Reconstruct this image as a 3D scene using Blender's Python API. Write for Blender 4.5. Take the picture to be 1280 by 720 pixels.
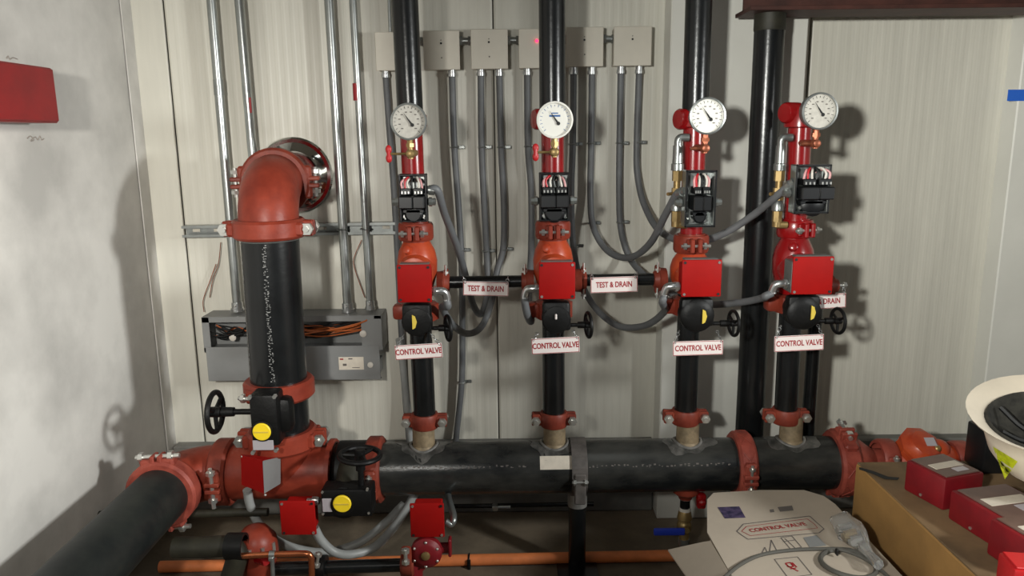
import bpy, bmesh, math, random
from mathutils import Vector, Matrix
random.seed(7)
for o in list(bpy.data.objects): bpy.data.objects.remove(o)
SC = bpy.context.scene
COL = SC.collection

# ------------------------------------------------------------------ camera
F = 950.0; PITCH = math.radians(11.4); ROLL = math.radians(-0.61); CAMZ = 1.39
cam_d = bpy.data.cameras.new('camera'); cam = bpy.data.objects.new('camera', cam_d); COL.objects.link(cam)
cam_d.sensor_width = 36.0; cam_d.lens = 36.0*F/1280.0; cam_d.clip_start = 0.02
CM = (Matrix.Rotation(math.pi/2-PITCH, 4, 'X') @ Matrix.Rotation(ROLL, 4, 'Z'))
CM.translation = Vector((0, 0, CAMZ)); cam.matrix_world = CM
SC.camera = cam

# ------------------------------------------------------------------ light and exposure
SC.view_settings.view_transform = 'Standard'; SC.view_settings.look = 'None'
SC.view_settings.gamma = 1.0; SC.view_settings.use_curve_mapping = False
SC.view_settings.exposure = -0.56
w = bpy.data.worlds.new('world'); SC.world = w; w.use_nodes = True
w.node_tree.nodes['Background'].inputs[0].default_value = (0.75, 0.78, 0.85, 1)
w.node_tree.nodes['Background'].inputs[1].default_value = 0.10
def area(name, loc, target, size, power, col, sy=None, spread=180):
    d = bpy.data.lights.new(name, 'AREA'); d.energy = power; d.color = col
    d.size = size; d.spread = math.radians(spread)
    if sy: d.shape = 'RECTANGLE'; d.size_y = sy
    o = bpy.data.objects.new(name, d); COL.objects.link(o); o.location = loc
    o.rotation_euler = (Vector(target)-Vector(loc)).to_track_quat('-Z', 'Y').to_euler()
    return o
area('work_lamp_right', (2.0, 0.70, 1.50), (-1.22, 1.65, 0.72), 0.20, 27, (0.98, 1.0, 0.98), spread=80)
area('near_camera_beam_right', (-0.42, -0.1, 1.54), (2.3, 2.6, 1.45), 0.10, 26, (1.0, 1.0, 0.94), spread=78)  # light left of camera, beam turned right so the middle wall stays dim
area('added_fill_left', (-0.54, -0.1, 1.54), (-1.32, 2.6, 1.10), 0.10, 11, (1.0, 0.97, 0.90), spread=64)  # added second beam to brighten the left back wall, not a separate known lamp
area('ceiling_tube', (0.5, 0.9, 2.62), (0.5, 1.3, 0), 0.25, 3, (0.95, 1.0, 0.98), 1.4)

# ------------------------------------------------------------------ helpers
CR = CM.to_3x3()
def ray(x, y): return (CR @ Vector(((x-640)/F, -(y-360)/F, -1.0)))
CO = Vector((0, 0, CAMZ))
def P(x, y, Y):
    d = ray(x, y); return CO + d*(Y/d.y)
def PZ(x, y, z):
    d = ray(x, y); return CO + d*((z-CAMZ)/d.z)
def PX(x, y, X):
    d = ray(x, y); return CO + d*(X/d.x)
X_, Y_, Z_ = Vector((1,0,0)), Vector((0,1,0)), Vector((0,0,1))
def V(*a): return Vector(a)
def lerp(a, b, t): return a + (b-a)*t
def frame(axis):
    a = axis.normalized(); h = Z_ if abs(a.z) < .9 else X_
    u = a.cross(h).normalized(); return a, u, a.cross(u).normalized()
def spline(pts, n=8):
    pts = [Vector(p) for p in pts]
    if len(pts) < 3: return pts
    q = [pts[0]*2-pts[1]] + pts + [pts[-1]*2-pts[-2]]; out = []
    for i in range(1, len(q)-2):
        a, b, c, d = q[i-1:i+3]
        for k in range(n):
            t = k/n
            out.append(0.5*((2*b)+(c-a)*t+(2*a-5*b+4*c-d)*t*t+(3*b-a-3*c+d)*t**3))
    out.append(pts[-1]); return out

WL = {}
class MB:
    def __init__(s): s.v = []; s.f = []
    def add(s, vs, fs):
        n = len(s.v); s.v += [Vector(p) for p in vs]; s.f += [tuple(i+n for i in f) for f in fs]; return s
    def lathe(s, o, axis, prof, n=24, cap=True):
        a, u, w_ = frame(axis); vs = []; fs = []
        for t, r in prof:
            for k in range(n):
                q = 2*math.pi*k/n; vs.append(o + a*t + (u*math.cos(q)+w_*math.sin(q))*r)
        for i in range(len(prof)-1):
            for k in range(n):
                k2 = (k+1) % n; fs.append((i*n+k, i*n+k2, (i+1)*n+k2, (i+1)*n+k))
        if cap:
            fs.append(tuple(range(n))[::-1]); m = (len(prof)-1)*n; fs.append(tuple(range(m, m+n)))
        return s.add(vs, fs)
    def cyl(s, p0, p1, r, r1=None, n=20):
        p0 = Vector(p0); p1 = Vector(p1)
        return s.lathe(p0, p1-p0, [(0, r), ((p1-p0).length, r if r1 is None else r1)], n)
    def tube(s, pts, r, n=12, smooth=8, cap=True):
        p = spline(pts, smooth) if smooth else [Vector(q) for q in pts]
        t0 = (p[1]-p[0]).normalized(); a, u, w_ = frame(t0); vs = []; fs = []
        for i, c in enumerate(p):
            t = (p[min(i+1, len(p)-1)]-p[max(i-1, 0)]).normalized()
            u = (u-t*u.dot(t)).normalized(); w_ = t.cross(u)
            rr = r[min(i, len(r)-1)] if isinstance(r, (list, tuple)) else r
            for k in range(n):
                q = 2*math.pi*k/n; vs.append(c+(u*math.cos(q)+w_*math.sin(q))*rr)
        for i in range(len(p)-1):
            for k in range(n):
                k2 = (k+1) % n; fs.append((i*n+k, i*n+k2, (i+1)*n+k2, (i+1)*n+k))
        if cap:
            fs.append(tuple(range(n))[::-1]); m = (len(p)-1)*n; fs.append(tuple(range(m, m+n)))
        return s.add(vs, fs)
    def box(s, c, size, rot=None, bev=0.0, seg=2):
        bm = bmesh.new(); bmesh.ops.create_cube(bm, size=1.0)
        for v in bm.verts: v.co = Vector((v.co.x*size[0], v.co.y*size[1], v.co.z*size[2]))
        if bev: bmesh.ops.bevel(bm, geom=bm.edges[:], offset=bev, segments=seg, affect='EDGES', profile=.5)
        R = rot.to_3x3() if rot else Matrix.Identity(3); c = Vector(c)
        bm.verts.index_update()
        s.add([c+R @ v.co for v in bm.verts], [tuple(v.index for v in f.verts) for f in bm.faces]); bm.free(); return s
    def prism(s, pts, off):
        pts = [Vector(p) for p in pts]; n = len(pts); off = Vector(off)
        s.add(pts+[p+off for p in pts], [tuple(range(n))[::-1], tuple(range(n, 2*n))] +
              [(i, (i+1) % n, n+(i+1) % n, n+i) for i in range(n)]); return s
    def torus(s, c, axis, R, r, n=28, m=10):
        a, u, w_ = frame(axis); vs = []; fs = []
        for i in range(n):
            q = 2*math.pi*i/n; d = u*math.cos(q)+w_*math.sin(q)
            for k in range(m):
                z = 2*math.pi*k/m; vs.append(c+d*(R+r*math.cos(z))+a*(r*math.sin(z)))
        for i in range(n):
            for k in range(m):
                i2 = (i+1) % n; k2 = (k+1) % m; fs.append((i*m+k, i2*m+k, i2*m+k2, i*m+k2))
        return s.add(vs, fs)
    def ball(s, c, r, sx=1, sy=1, sz=1, n=16):
        prof = [(-math.cos(math.pi*i/10), max(math.sin(math.pi*i/10), .001)) for i in range(11)]
        k = len(s.v); s.lathe(V(0,0,0), Z_, prof, n); c = Vector(c)
        for i in range(k, len(s.v)):
            p = s.v[i]; s.v[i] = c + V(p.x*r*sx, p.y*r*sy, p.z*r*sz)
        return s
    def build(s, name, m, parent=None, ang=35, recalc=True):
        if parent is None:
            xs = [p.x for p in s.v]; ys = [p.y for p in s.v]; zs = [p.z for p in s.v]
            o0 = V((min(xs)+max(xs))/2, (min(ys)+max(ys))/2, min(zs))
        else: o0 = WL[parent.name]
        me = bpy.data.meshes.new(name); me.from_pydata([p-o0 for p in s.v], [], s.f)
        if recalc:
            bm = bmesh.new(); bm.from_mesh(me); bmesh.ops.recalc_face_normals(bm, faces=bm.faces[:]); bm.to_mesh(me); bm.free()
        for p in me.polygons: p.use_smooth = True
        me.set_sharp_from_angle(angle=math.radians(ang)); me.materials.append(M[m]); me.update()
        o = bpy.data.objects.new(name, me); COL.objects.link(o)
        if parent is None: o.location = o0
        else: o.parent = parent
        WL[o.name] = o0
        return o
def empty(name, loc):
    o = bpy.data.objects.new(name, None); COL.objects.link(o); o.location = loc; o.empty_display_size = .05
    WL[o.name] = Vector(loc); return o
def tag(o, label, cat, group=None):
    o['label'] = label; o['category'] = cat
    if group: o['group'] = group
    return o
def thing(name, loc, label, cat, group=None): return tag(empty(name, loc), label, cat, group)
def struct(o): o['kind'] = 'structure'; return o
def text_mb(txt, size, o, u, v, bold=.0, sx=1.0):
    cu = bpy.data.curves.new('t', 'FONT'); cu.body = txt; cu.size = size; cu.align_x = 'CENTER'; cu.align_y = 'CENTER'; cu.offset = bold
    cu.resolution_u = 3
    ob = bpy.data.objects.new('t', cu); COL.objects.link(ob); bpy.context.view_layer.update()
    me = bpy.data.meshes.new_from_object(ob.evaluated_get(bpy.context.evaluated_depsgraph_get()))
    mb = MB(); mb.add([o+u*(p.co.x*sx)+v*p.co.y for p in me.vertices], [tuple(f.vertices) for f in me.polygons])
    bpy.data.objects.remove(ob); bpy.data.meshes.remove(me); bpy.data.curves.remove(cu); return mb

# ------------------------------------------------------------------ materials
M = {}
def lin(c): c /= 255.0; return c/12.92 if c <= .04045 else ((c+.055)/1.055)**2.4
def mat(name, rgb, rough=.5, metal=0.0, var=.0, vscale=8.0, bump=0.0, bscale=60.0, rgb2=None, stretch=None, coat=0.0, lo=.35, hi=.65, spec=.5):
    m = bpy.data.materials.new(name); m.use_nodes = True; nt = m.node_tree; b = nt.nodes['Principled BSDF']
    c = [lin(k) for k in rgb]+[1]; b.inputs['Base Color'].default_value = c
    b.inputs['Specular IOR Level'].default_value = spec; b.inputs['Roughness'].default_value = rough; b.inputs['Metallic'].default_value = metal
    if coat: b.inputs['Coat Weight'].default_value = coat; b.inputs['Coat Roughness'].default_value = .15
    co = None
    def coord():
        nonlocal co
        if co is None:
            t = nt.nodes.new('ShaderNodeTexCoord'); mp = nt.nodes.new('ShaderNodeMapping')
            nt.links.new(t.outputs['Object'], mp.inputs[0]); co = mp.outputs[0]
            if stretch: mp.inputs['Scale'].default_value = stretch
        return co
    if var or rgb2:
        n = nt.nodes.new('ShaderNodeTexNoise'); n.inputs['Scale'].default_value = vscale; n.inputs['Detail'].default_value = 6; n.inputs['Roughness'].default_value = .6
        nt.links.new(coord(), n.inputs['Vector'])
        r = nt.nodes.new('ShaderNodeValToRGB'); r.color_ramp.elements[0].position = lo; r.color_ramp.elements[1].position = hi
        d = [lin(k) for k in (rgb2 or [k*(1-var) for k in rgb])]+[1]
        r.color_ramp.elements[0].color = d; r.color_ramp.elements[1].color = c
        nt.links.new(n.outputs['Fac'], r.inputs[0]); nt.links.new(r.outputs[0], b.inputs['Base Color'])
    if bump:
        n = nt.nodes.new('ShaderNodeTexNoise'); n.inputs['Scale'].default_value = bscale; n.inputs['Detail'].default_value = 4
        nt.links.new(coord(), n.inputs['Vector']); bp = nt.nodes.new('ShaderNodeBump'); bp.inputs['Strength'].default_value = bump; bp.inputs['Distance'].default_value = .004
        nt.links.new(n.outputs['Fac'], bp.inputs['Height']); nt.links.new(bp.outputs[0], b.inputs['Normal'])
    M[name] = m; return m
mat('wall_panel', (206, 203, 191), .42, 0, .05, 3, stretch=(6, 6, .6))
mat('wall_backing', (120, 116, 106), .7)
mat('plaster', (205, 202, 196), .7, 0, .18, 2.6, .12, 25)
mat('trim_white', (212, 211, 203), .45, 0, .04, 3)
mat('curb', (128, 127, 122), .85, 0, .2, 6, .3, 40)
mat('concrete', (124, 111, 93), .85, 0, 0, 3.2, .35, 50, rgb2=(82, 73, 60))
mat('ceiling', (150, 146, 138), .9)
mat('steel_brown', (78, 44, 36), .6, .2, .3, 10, .2)
mat('black_pipe', (26, 28, 29), .26, .1, 0, 9, .08, 70, rgb2=(14, 15, 16), lo=.3, hi=.7)
mat('header_pipe', (24, 26, 27), .27, .1, 0, 6, .12, 60, rgb2=(58, 58, 55), stretch=(.8, 1.6, 1.6), lo=.38, hi=.62)
mat('dusty_pipe', (20, 25, 26), .5, .1, 0, 9, .1, 60, rgb2=(40, 43, 40), spec=.35)
mat('weld_tan', (150, 132, 104), .55, .2, .25, 30, .2)
mat('scuff', (112, 110, 106), .4, .3, 0, 30, .2, rgb2=(60, 60, 58))
mat('strap_grey', (104, 98, 94), .6, .2, .3, 20, .2)
mat('stencil', (132, 132, 130), .6)
mat('weld_grey', (150, 148, 144), .45, .4, .3, 25, .2)
mat('orange_paint', (140, 57, 40), .42, 0, .14, 14, .15, 60, rgb2=(116, 44, 31), spec=.3)
mat('coupling_paint', (138, 60, 43), .5, 0, .2, 18, .2, 70, rgb2=(104, 42, 31), spec=.3)
mat('coral_paint', (158, 76, 62), .5, 0, .2, 18, .2, 70, rgb2=(122, 52, 42), spec=.3)
mat('check_orange', (182, 74, 38), .36, 0, 0, 20, .15, 60, rgb2=(160, 56, 32), spec=.4)
mat('spool_red', (144, 14, 18), .26, 0, .12, 10, 0, coat=.3)
mat('box_red', (152, 14, 11), .6, 0, .05, 20, spec=.15)
mat('wall_box_red', (132, 26, 28), .45, 0, .12, 10)
mat('black_cast', (15, 15, 15), .48, .1, .3, 20, .2, 90, spec=.3)
mat('black_plastic', (18, 19, 21), .35)
mat('olive_dark', (46, 44, 32), .6, .1, .3, 20, .2)
mat('silver', (196, 198, 198), .28, .9)
mat('zinc', (176, 180, 178), .30, .85, .12, 10)
mat('galv', (158, 162, 160), .34, .8, .12, 20)
mat('bolt', (205, 205, 200), .3, .85)
mat('chrome', (220, 220, 215), .08, 1.0)
mat('brass', (164, 138, 90), .4, .6, .15, 20)
mat('bronze', (160, 92, 66), .42, .6, .2, 20)
mat('copper', (205, 122, 82), .25, .9, .1, 15)
mat('flex_grey', (104, 106, 108), .5, 0, .12, 12)
mat('cord_grey', (78, 76, 70), .6)
mat('flex_light', (150, 152, 150), .45, 0, .1, 12)
mat('wireway_grey', (132, 133, 132), .5, .1, .06, 6)
mat('inside_dark', (44, 42, 40), .8)
mat('jbox', (198, 192, 178), .5, 0, .04, 8)
mat('sign_white', (226, 216, 212), .45)
mat('sign_red', (150, 26, 34), .5)
mat('yellow', (238, 206, 36), .45)
mat('indicator', (206, 180, 70), .5)
mat('dial', (226, 224, 216), .5)
mat('dial_grey', (196, 192, 182), .5, 0, .1, 60)
mat('black', (14, 14, 14), .6)
mat('pencil', (140, 132, 124), .9)
mat('ink_grey', (98, 92, 88), .8)
mat('blue_ink', (44, 92, 150), .5)
mat('blue', (36, 58, 170), .4)
mat('tape_blue', (34, 96, 196), .6)
mat('paper', (214, 204, 188), .7, 0, .06, 40)
mat('label_silver', (196, 190, 196), .35, .4)
mat('orange_pipe', (232, 132, 74), .55, 0, .1, 20)
mat('cardboard', (160, 120, 66), .8, 0, .14, 5, .15, 60)
mat('cardboard_top_shaded', (132, 106, 74), .8, 0, .25, 6, .15, 60)  # same cardboard, darker: the top's weaker light is put into its colour
mat('white_board', (176, 164, 148), .75, 0, .05, 6)
mat('photo_print', (86, 72, 104), .6, 0, 0, 60, rgb2=(34, 32, 62))
mat('device_red', (128, 14, 25), .5, 0, .15, 14)
mat('device_plate', (118, 93, 84), .4, .2, .1, 14)
mat('device_bright', (180, 26, 30), .45)
mat('hat_white', (226, 214, 194), .4, 0, .05, 10)
mat('hat_liner', (58, 56, 50), .9, 0, .4, 40, .4)
mat('sticker_yellow', (206, 214, 40), .5, 0, .2, 60)
mat('wire_orange', (176, 92, 44), .5); mat('wire_white', (206, 200, 190), .5); mat('wire_red', (180, 30, 40), .5); mat('wire_black', (20, 20, 20), .5); mat('wire_pink', (206, 150, 150), .5)
m = bpy.data.materials.new('red_led'); m.use_nodes = True; b = m.node_tree.nodes['Principled BSDF']
b.inputs['Base Color'].default_value = (.9, .02, .06, 1); b.inputs['Emission Color'].default_value = (1, .02, .08, 1); b.inputs['Emission Strength'].default_value = 6; M['red_led'] = m
m = bpy.data.materials.new('clear_plastic'); m.use_nodes = True; b = m.node_tree.nodes['Principled BSDF']
b.inputs['Base Color'].default_value = (.9, .92, .92, 1); b.inputs['Roughness'].default_value = .08; b.inputs['Transmission Weight'].default_value = .9; b.inputs['IOR'].default_value = 1.2; M['clear_plastic'] = m

# ------------------------------------------------------------------ common pieces
def bolt_mb(c, d, L, r=.006):
    d = d.normalized(); mb = MB()
    mb.cyl(c-d*L*.5, c+d*L*.5, r*.8, n=8)
    mb.cyl(c-d*L*.42, c-d*L*.42+d*r*1.4, r*1.7, n=6)
    mb.cyl(c+d*L*.26, c+d*L*.26+d*r*1.4, r*1.8, n=6); return mb
def coupling(c, axis, r, wd, ear, root, m='coupling_paint', earlen=.03, bl=.08, br=.006, one=False, cross=False, shift=0):
    a = axis.normalized(); ear = (ear-a*ear.dot(a)).normalized(); p = a.cross(ear)
    mb = MB(); h = wd/2
    mb.lathe(c, a, [(-h, r*.98), (-h, r*1.17), (-h*.72, r*1.26), (h*.72, r*1.26), (h, r*1.17), (h, r*.98)], 32, cap=False)
    R = Matrix((ear, p, a)).transposed()
    for sgn in ((1,) if one else (1, -1)):
        for q in (1, -1):
            mb.box(c+ear*sgn*(r*1.16+earlen/2)+p*q*(.004+.007), (earlen+r*.16, .013, wd*.8), R, .003, 1)
            mb.box(c+ear*sgn*(r*1.1)+p*q*(r*.36), (r*.45, r*.5, wd*.72), R, r*.08, 1)
    if cross:
        for q0 in (-1, 1):
            for k in range(8):
                t = k/8*2*math.pi
                pts = [c+(ear*math.cos(t+j*.1)+p*math.sin(t+j*.1))*r*1.265+a*q0*h*.6*(j/2.5-1) for j in range(6)]
                mb.tube(pts, .002, 5, 0)
    o = mb.build('coupling', m, root)
    for sgn in ((1,) if one else (1, -1)):
        bolt_mb(c+ear*sgn*(r*1.26+earlen*.5)+p*shift, p, bl, br).build('bolt', 'bolt', o)
    return o
def handwheel(c, axis, R, root, shaft_to=None, shaft_r=.008):
    mb = MB(); a, u, v = frame(axis)
    mb.torus(c, a, R, R*.14, 32, 10)
    for k in range(3):
        q = 2*math.pi*k/3+math.pi/2
        mb.cyl(c, c+(u*math.cos(q)+v*math.sin(q))*R, R*.13, R*.10, 8)
    mb.lathe(c-a*R*.3, a, [(0, R*.2), (R*.05, R*.27), (R*.55, R*.27), (R*.6, R*.2)], 16)
    o = mb.build('handwheel', 'black_cast', root)
    if shaft_to is not None:
        MB().cyl(c, shaft_to, shaft_r, n=14).lathe(lerp(c, shaft_to, .18), shaft_to-c, [(0, shaft_r*1.7), ((shaft_to-c).length*.3, shaft_r*1.6)], 14).build('shaft', 'black_cast', root)
    return o
def sign(name, tl, tr, bl, label, txt, group, tsize, Yd, hooks):
    a = P(*tl, Yd); b = P(*tr, Yd); c = P(*bl, Yd)
    u = (b-a).normalized(); n = Y_; v = (n.cross(u)*-1).normalized(); v = v if v.z > 0 else -v
    W = (b-a).length; H = abs((a-c).dot(v)); ctr = a+u*W/2-v*H/2
    t = thing(name, ctr-v*H/2, label, 'sign', group)
    R = Matrix((u, n, v)).transposed()
    pl = MB().box(ctr, (W, .003, H), R, .0008, 1).build('plate', 'sign_white', t)
    mb = MB()
    for q in (1, -1):
        mb.box(ctr-n*.0017+v*q*(H/2-.0018), (W-.002, .0006, .0014), R); mb.box(ctr-n*.0017+u*q*(W/2-.0018), (.0014, .0006, H-.002), R)
    mb.build('border', 'sign_red', t)
    text_mb(txt, tsize*1.2, ctr-n*.0021, u, v, tsize*.03, .715).build('lettering', 'sign_red', t, recalc=False)
    for k, hk in enumerate(hooks):
        p0 = ctr+u*(W/2-.006)*(-1 if k == 0 else 1)+v*(H/2-.004)-n*.001
        nl = max(3, int((hk-p0).length/.009)); mb = MB()
        for j in range(nl):
            q = lerp(p0, hk, (j+.5)/nl); d = (hk-p0).normalized()
            mb.torus(q, d.cross(X_ if j % 2 else Y_), .0045, .0010, 10, 5)
        mb.build('chain', 'silver', t)
        MB().torus(p0, Y_, .003, .0009, 10, 5).build('grommet', 'black', t)
    return t
def marks(p0, p1, nrm, half, n, parent, m, name='stencil_marking', lim=1.0):
    """worn paint flecks lying on a pipe along p0-p1; nrm(s) gives the surface point for lateral angle s"""
    mb = MB()
    for i in range(n):
        t = i/n + random.uniform(-.3, .3)/n
        for k in range(2):
            s = random.uniform(-half, half); d = random.uniform(.2, .6)*(1.0/n); ds = random.uniform(.12, .4)*half
            a = lerp(p0, p1, t); b = lerp(p0, p1, t+d)
            mb.add([a+nrm(s-ds), b+nrm(s-ds), b+nrm(s+ds), a+nrm(s+ds)], [(0, 1, 2, 3)])
    return mb.build(name, m, parent, recalc=False)

# ------------------------------------------------------------------ the room
YW = 2.68
XL = P(193, 300, YW).x
xr = 2.7
floor = struct(MB().box((.7, .6, -.05), (5.0, 4.6, .1)).build('floor', 'concrete'))
wl = struct(MB().box((XL-.06, .6, 1.4), (.12, 4.3, 2.8)).build('wall_left', 'plaster'))
wb = struct(MB().box(((XL+xr)/2, YW+.08, 1.4), (xr-XL+.4, .12, 2.8)).build('wall_back', 'wall_backing'))
struct(MB().box((xr+.06, .6, 1.4), (.12, 4.3, 2.8)).build('wall_right', 'plaster'))
struct(MB().box((.7, .6, 2.85), (5.0, 4.6, .1)).build('ceiling', 'ceiling'))
def ribbed(x0, x1, name='panel'):
    mb = MB(); g = .0025; prof = [(x0+g, YW+.03)]
    x = x0+g; prof.append((x, YW+.003)); x += .006; prof.append((x, YW)); x += .02
    while x < x1-.035:
        prof += [(x, YW), (x+.005, YW-.0005), (x+.013, YW-.0005), (x+.018, YW)]; x += .030
    prof += [(x1-g-.006, YW), (x1-g, YW+.003), (x1-g, YW+.03)]
    n = len(prof); vs = [V(a, b, z) for z in (0.0, 2.8) for a, b in prof]
    mb.add(vs, [(i, i+1, n+i+1, n+i) for i in range(n-1)])
    return mb.build(name, 'wall_panel', wb, ang=5, recalc=False)
xs2 = P(232, 300, YW).x; x622 = P(622, 420, YW).x; x1012 = P(1011, 80, YW).x
ribbed(xs2, x622); ribbed(x622, x1012); ribbed(x1012, x1012+1.0); ribbed(x1012+1.0, xr)
# flashing in the left corner, white column cover, right hand column cover, curb
struct(MB().box(((XL+xs2)/2+.001, YW, 1.4), (xs2-XL-.006, .012, 2.8), None, .002, 1).build('trim_1', 'wall_panel'))
struct(MB().box((XL+.004, YW-.04, 1.4), (.004, .07, 2.8), None, .001, 1).build('trim_2', 'plaster'))
YC = 2.57
xc0 = P(831, 300, YC).x; xc1 = P(1008, 80, YC).x
struct(MB().box(((xc0+xc1)/2, (YC+YW)/2+.01, 1.4), (xc1-xc0, YW-YC+.02, 2.8), None, .004, 1).build('trim_3', 'trim_white'))
xd = P(1252, 300, 2.6).x
struct(MB().box((xd+.3, 2.66, 1.4), (.6, .12, 2.8), None, .004, 1).build('trim_4', 'trim_white'))
zc = P(1190, 548, 2.63).z
for i, (a, b) in enumerate(((XL+.01, xc0-.004), (xc1+.004, xr))):
    struct(MB().box(((a+b)/2, 2.655, zc/2), (b-a, .05, zc), None, .006, 1).build('baseboard_back', 'curb'))
# brown steel beam at the top right
bb = thing('steel_beam', P(1100, 10, 2.3), 'brown steel beam crossing the top right corner of the wall', 'beam')
a = P(936, 14, 2.36); zb = a.z
MB().box((a.x+.7, 2.42, zb+.006), (1.4, .16, .012), None, .001, 1).build('flange', 'steel_brown', bb)
MB().box((a.x+.7, 2.42, zb+.1), (1.4, .012, .19), None, .001, 1).build('web', 'steel_brown', bb)
MB().box((a.x+.7, 2.42, zb+.2), (1.4, .16, .012), None, .001, 1).build('flange', 'steel_brown', bb)
# blue tape
a = P(1261, 112, 2.596); b = P(1290, 126, 2.596)
tag(MB().box(((a.x+b.x)/2, 2.5985, (a.z+b.z)/2), (b.x-a.x, .001, a.z-b.z)).build('masking_tape', 'tape_blue'), 'short strip of blue masking tape on the right hand wall edge', 'tape')
# red box on the left wall
XB = XL+.10
pa = PX(64, 85, XB); pb = PX(74, 153, XB); y1 = (pa.y+pb.y)/2
zt = pa.z; zbm = PX(37, 153, XB).z; y0 = y1-.36
rb = thing('alarm_cabinet', (XL, (y0+y1)/2, zbm), 'large red metal cabinet hung on the left wall', 'cabinet')
MB().box(((XL+XB)/2, (y0+y1)/2, (zt+zbm)/2), (XB-XL, y1-y0, zt-zbm), None, .003, 1).build('body', 'wall_box_red', rb)
MB().box((XB+.004, (y0+y1)/2-.004, (zt+zbm)/2), (.008, y1-y0-.01, zt-zbm-.008), None, .002, 1).build('door', 'wall_box_red', rb)
for k in range(2): MB().cyl(V(XB-.002, y0+.05, zbm+.05+k*.08), V(XB-.002, y0+.012, zbm+.05+k*.08), .008, n=10).build('hinge', 'wall_box_red', rb)
def scribble(pts, label):
    tag(MB().tube([PX(x, y, XL+.001) for x, y in pts], .0013, 5, 4).build('pencil_mark', 'pencil'), label, 'mark')
scribble([(34,173),(38,170),(42,175),(38,176),(44,171),(47,175),(50,170),(52,175),(55,173)], 'small pencil scribble on the left wall under the red cabinet')
scribble([(8,73),(10,70),(12,74),(16,72),(22,74)], 'small pencil scribble on the left wall above the red cabinet')

# ------------------------------------------------------------------ header and its couplings
YH = 2.25
h0 = P(500, 586, YH); h1 = P(1000, 578.5, YH); HD = (h1-h0).normalized()
def HP(px):
    t = 0
    for _ in range(30):
        p = h0+HD*t
        d = CR.transposed() @ (p-CO); x = 640+F*d.x/-d.z; t += (px-x)/400
    return h0+HD*t
HR = .083
hp0 = HP(474); hp1 = HP(1056)
hd = thing('header_pipe', (hp0+hp1)/2-Z_*HR, 'large black horizontal header pipe feeding the four thin risers', 'pipe')
hb = MB().lathe(hp0, HD, [(0, HR), ((HP(925)-hp0).length, HR), ((hp1-hp0).length, HR)], 48).build('pipe_body', 'header_pipe', hd)
coupling(HP(470), HD, HR, .05, -Y_-Z_*.1, hd, earlen=.02, bl=.09, one=True)
coupling(HP(926), HD, HR*.99, .055, -Y_-Z_*.05, hd, m='coral_paint', earlen=.016, bl=.10, one=True, cross=True)
coupling(HP(1050), HD, HR, .06, Z_-Y_*.35, hd, m='coral_paint', earlen=.028, bl=.09, br=.009, cross=True, shift=-.02)
# paint flecks along the header and a paper label
def hn(ph): return lambda s: (-Y_*math.cos(ph+s)+Z_*math.sin(ph+s))*(HR+.0006)
marks(HP(728), HP(905), hn(.42), .05, 34, hb, 'ink_grey')
marks(HP(486), HP(660), hn(.46), .05, 26, hb, 'ink_grey')
mb = MB(); a0 = HP(674); a1 = HP(714)
for i in range(6):
    q = .32+i*.1
    mb.v += [a0+hn(q)(0)*1.003, a1+hn(q)(0)*1.003]
mb.f = [(2*i, 2*i+1, 2*i+3, 2*i+2) for i in range(5)]
mb.build('paper_label', 'paper', hd)

# ------------------------------------------------------------------ the four risers
RV = [dict(b=(529,480), t=(507,20), lab='leftmost'), dict(b=(692,480), t=(690,20), lab='second'),
      dict(b=(858,480), t=(873,20), lab='third'), dict(b=(984,480), t=(1007,20), lab='rightmost')]
ORD = ['leftmost of the four thin risers', 'second thin riser from the left', 'third thin riser from the left', 'rightmost of the four thin risers']
def riser_axis(i):
    d = RV[i]
    def ax(py):
        t = (py-d['t'][1])/(d['b'][1]-d['t'][1])
        return P(lerp(d['t'][0], d['b'][0], t), py, YH)
    return ax
CPY = [525, 523, 520, 519]     # bottom coupling
UPY = [289, 287, 304, 285]     # coupling above the check valve
GA = [(511,152), (693.5,150), (884,145), (1024,139)]
FS = [(497,534,218,278), (674,712,216,277), (858,894,213,284), (996,1036,206,267)]
TB = [(495.5,540,331,378), (673.5,719,328,374), (853,901,325,371), (992,1040,321,368)]
GO = [(502,541,377,423), (677,713,374,421), (846,893,370,415), (978,1026,367,412)]
HW = [(560,410), (735.5,406), (917,404), (1047.5,401)]
SG = [((493,432),(552,428.5),(494,450)), ((664,423.5),(724,420.5),(665,443)), ((841,427),(904,425),(841,445)), ((968,420.5),(1030,417.5),(968.5,440))]
RR = .0345
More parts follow.
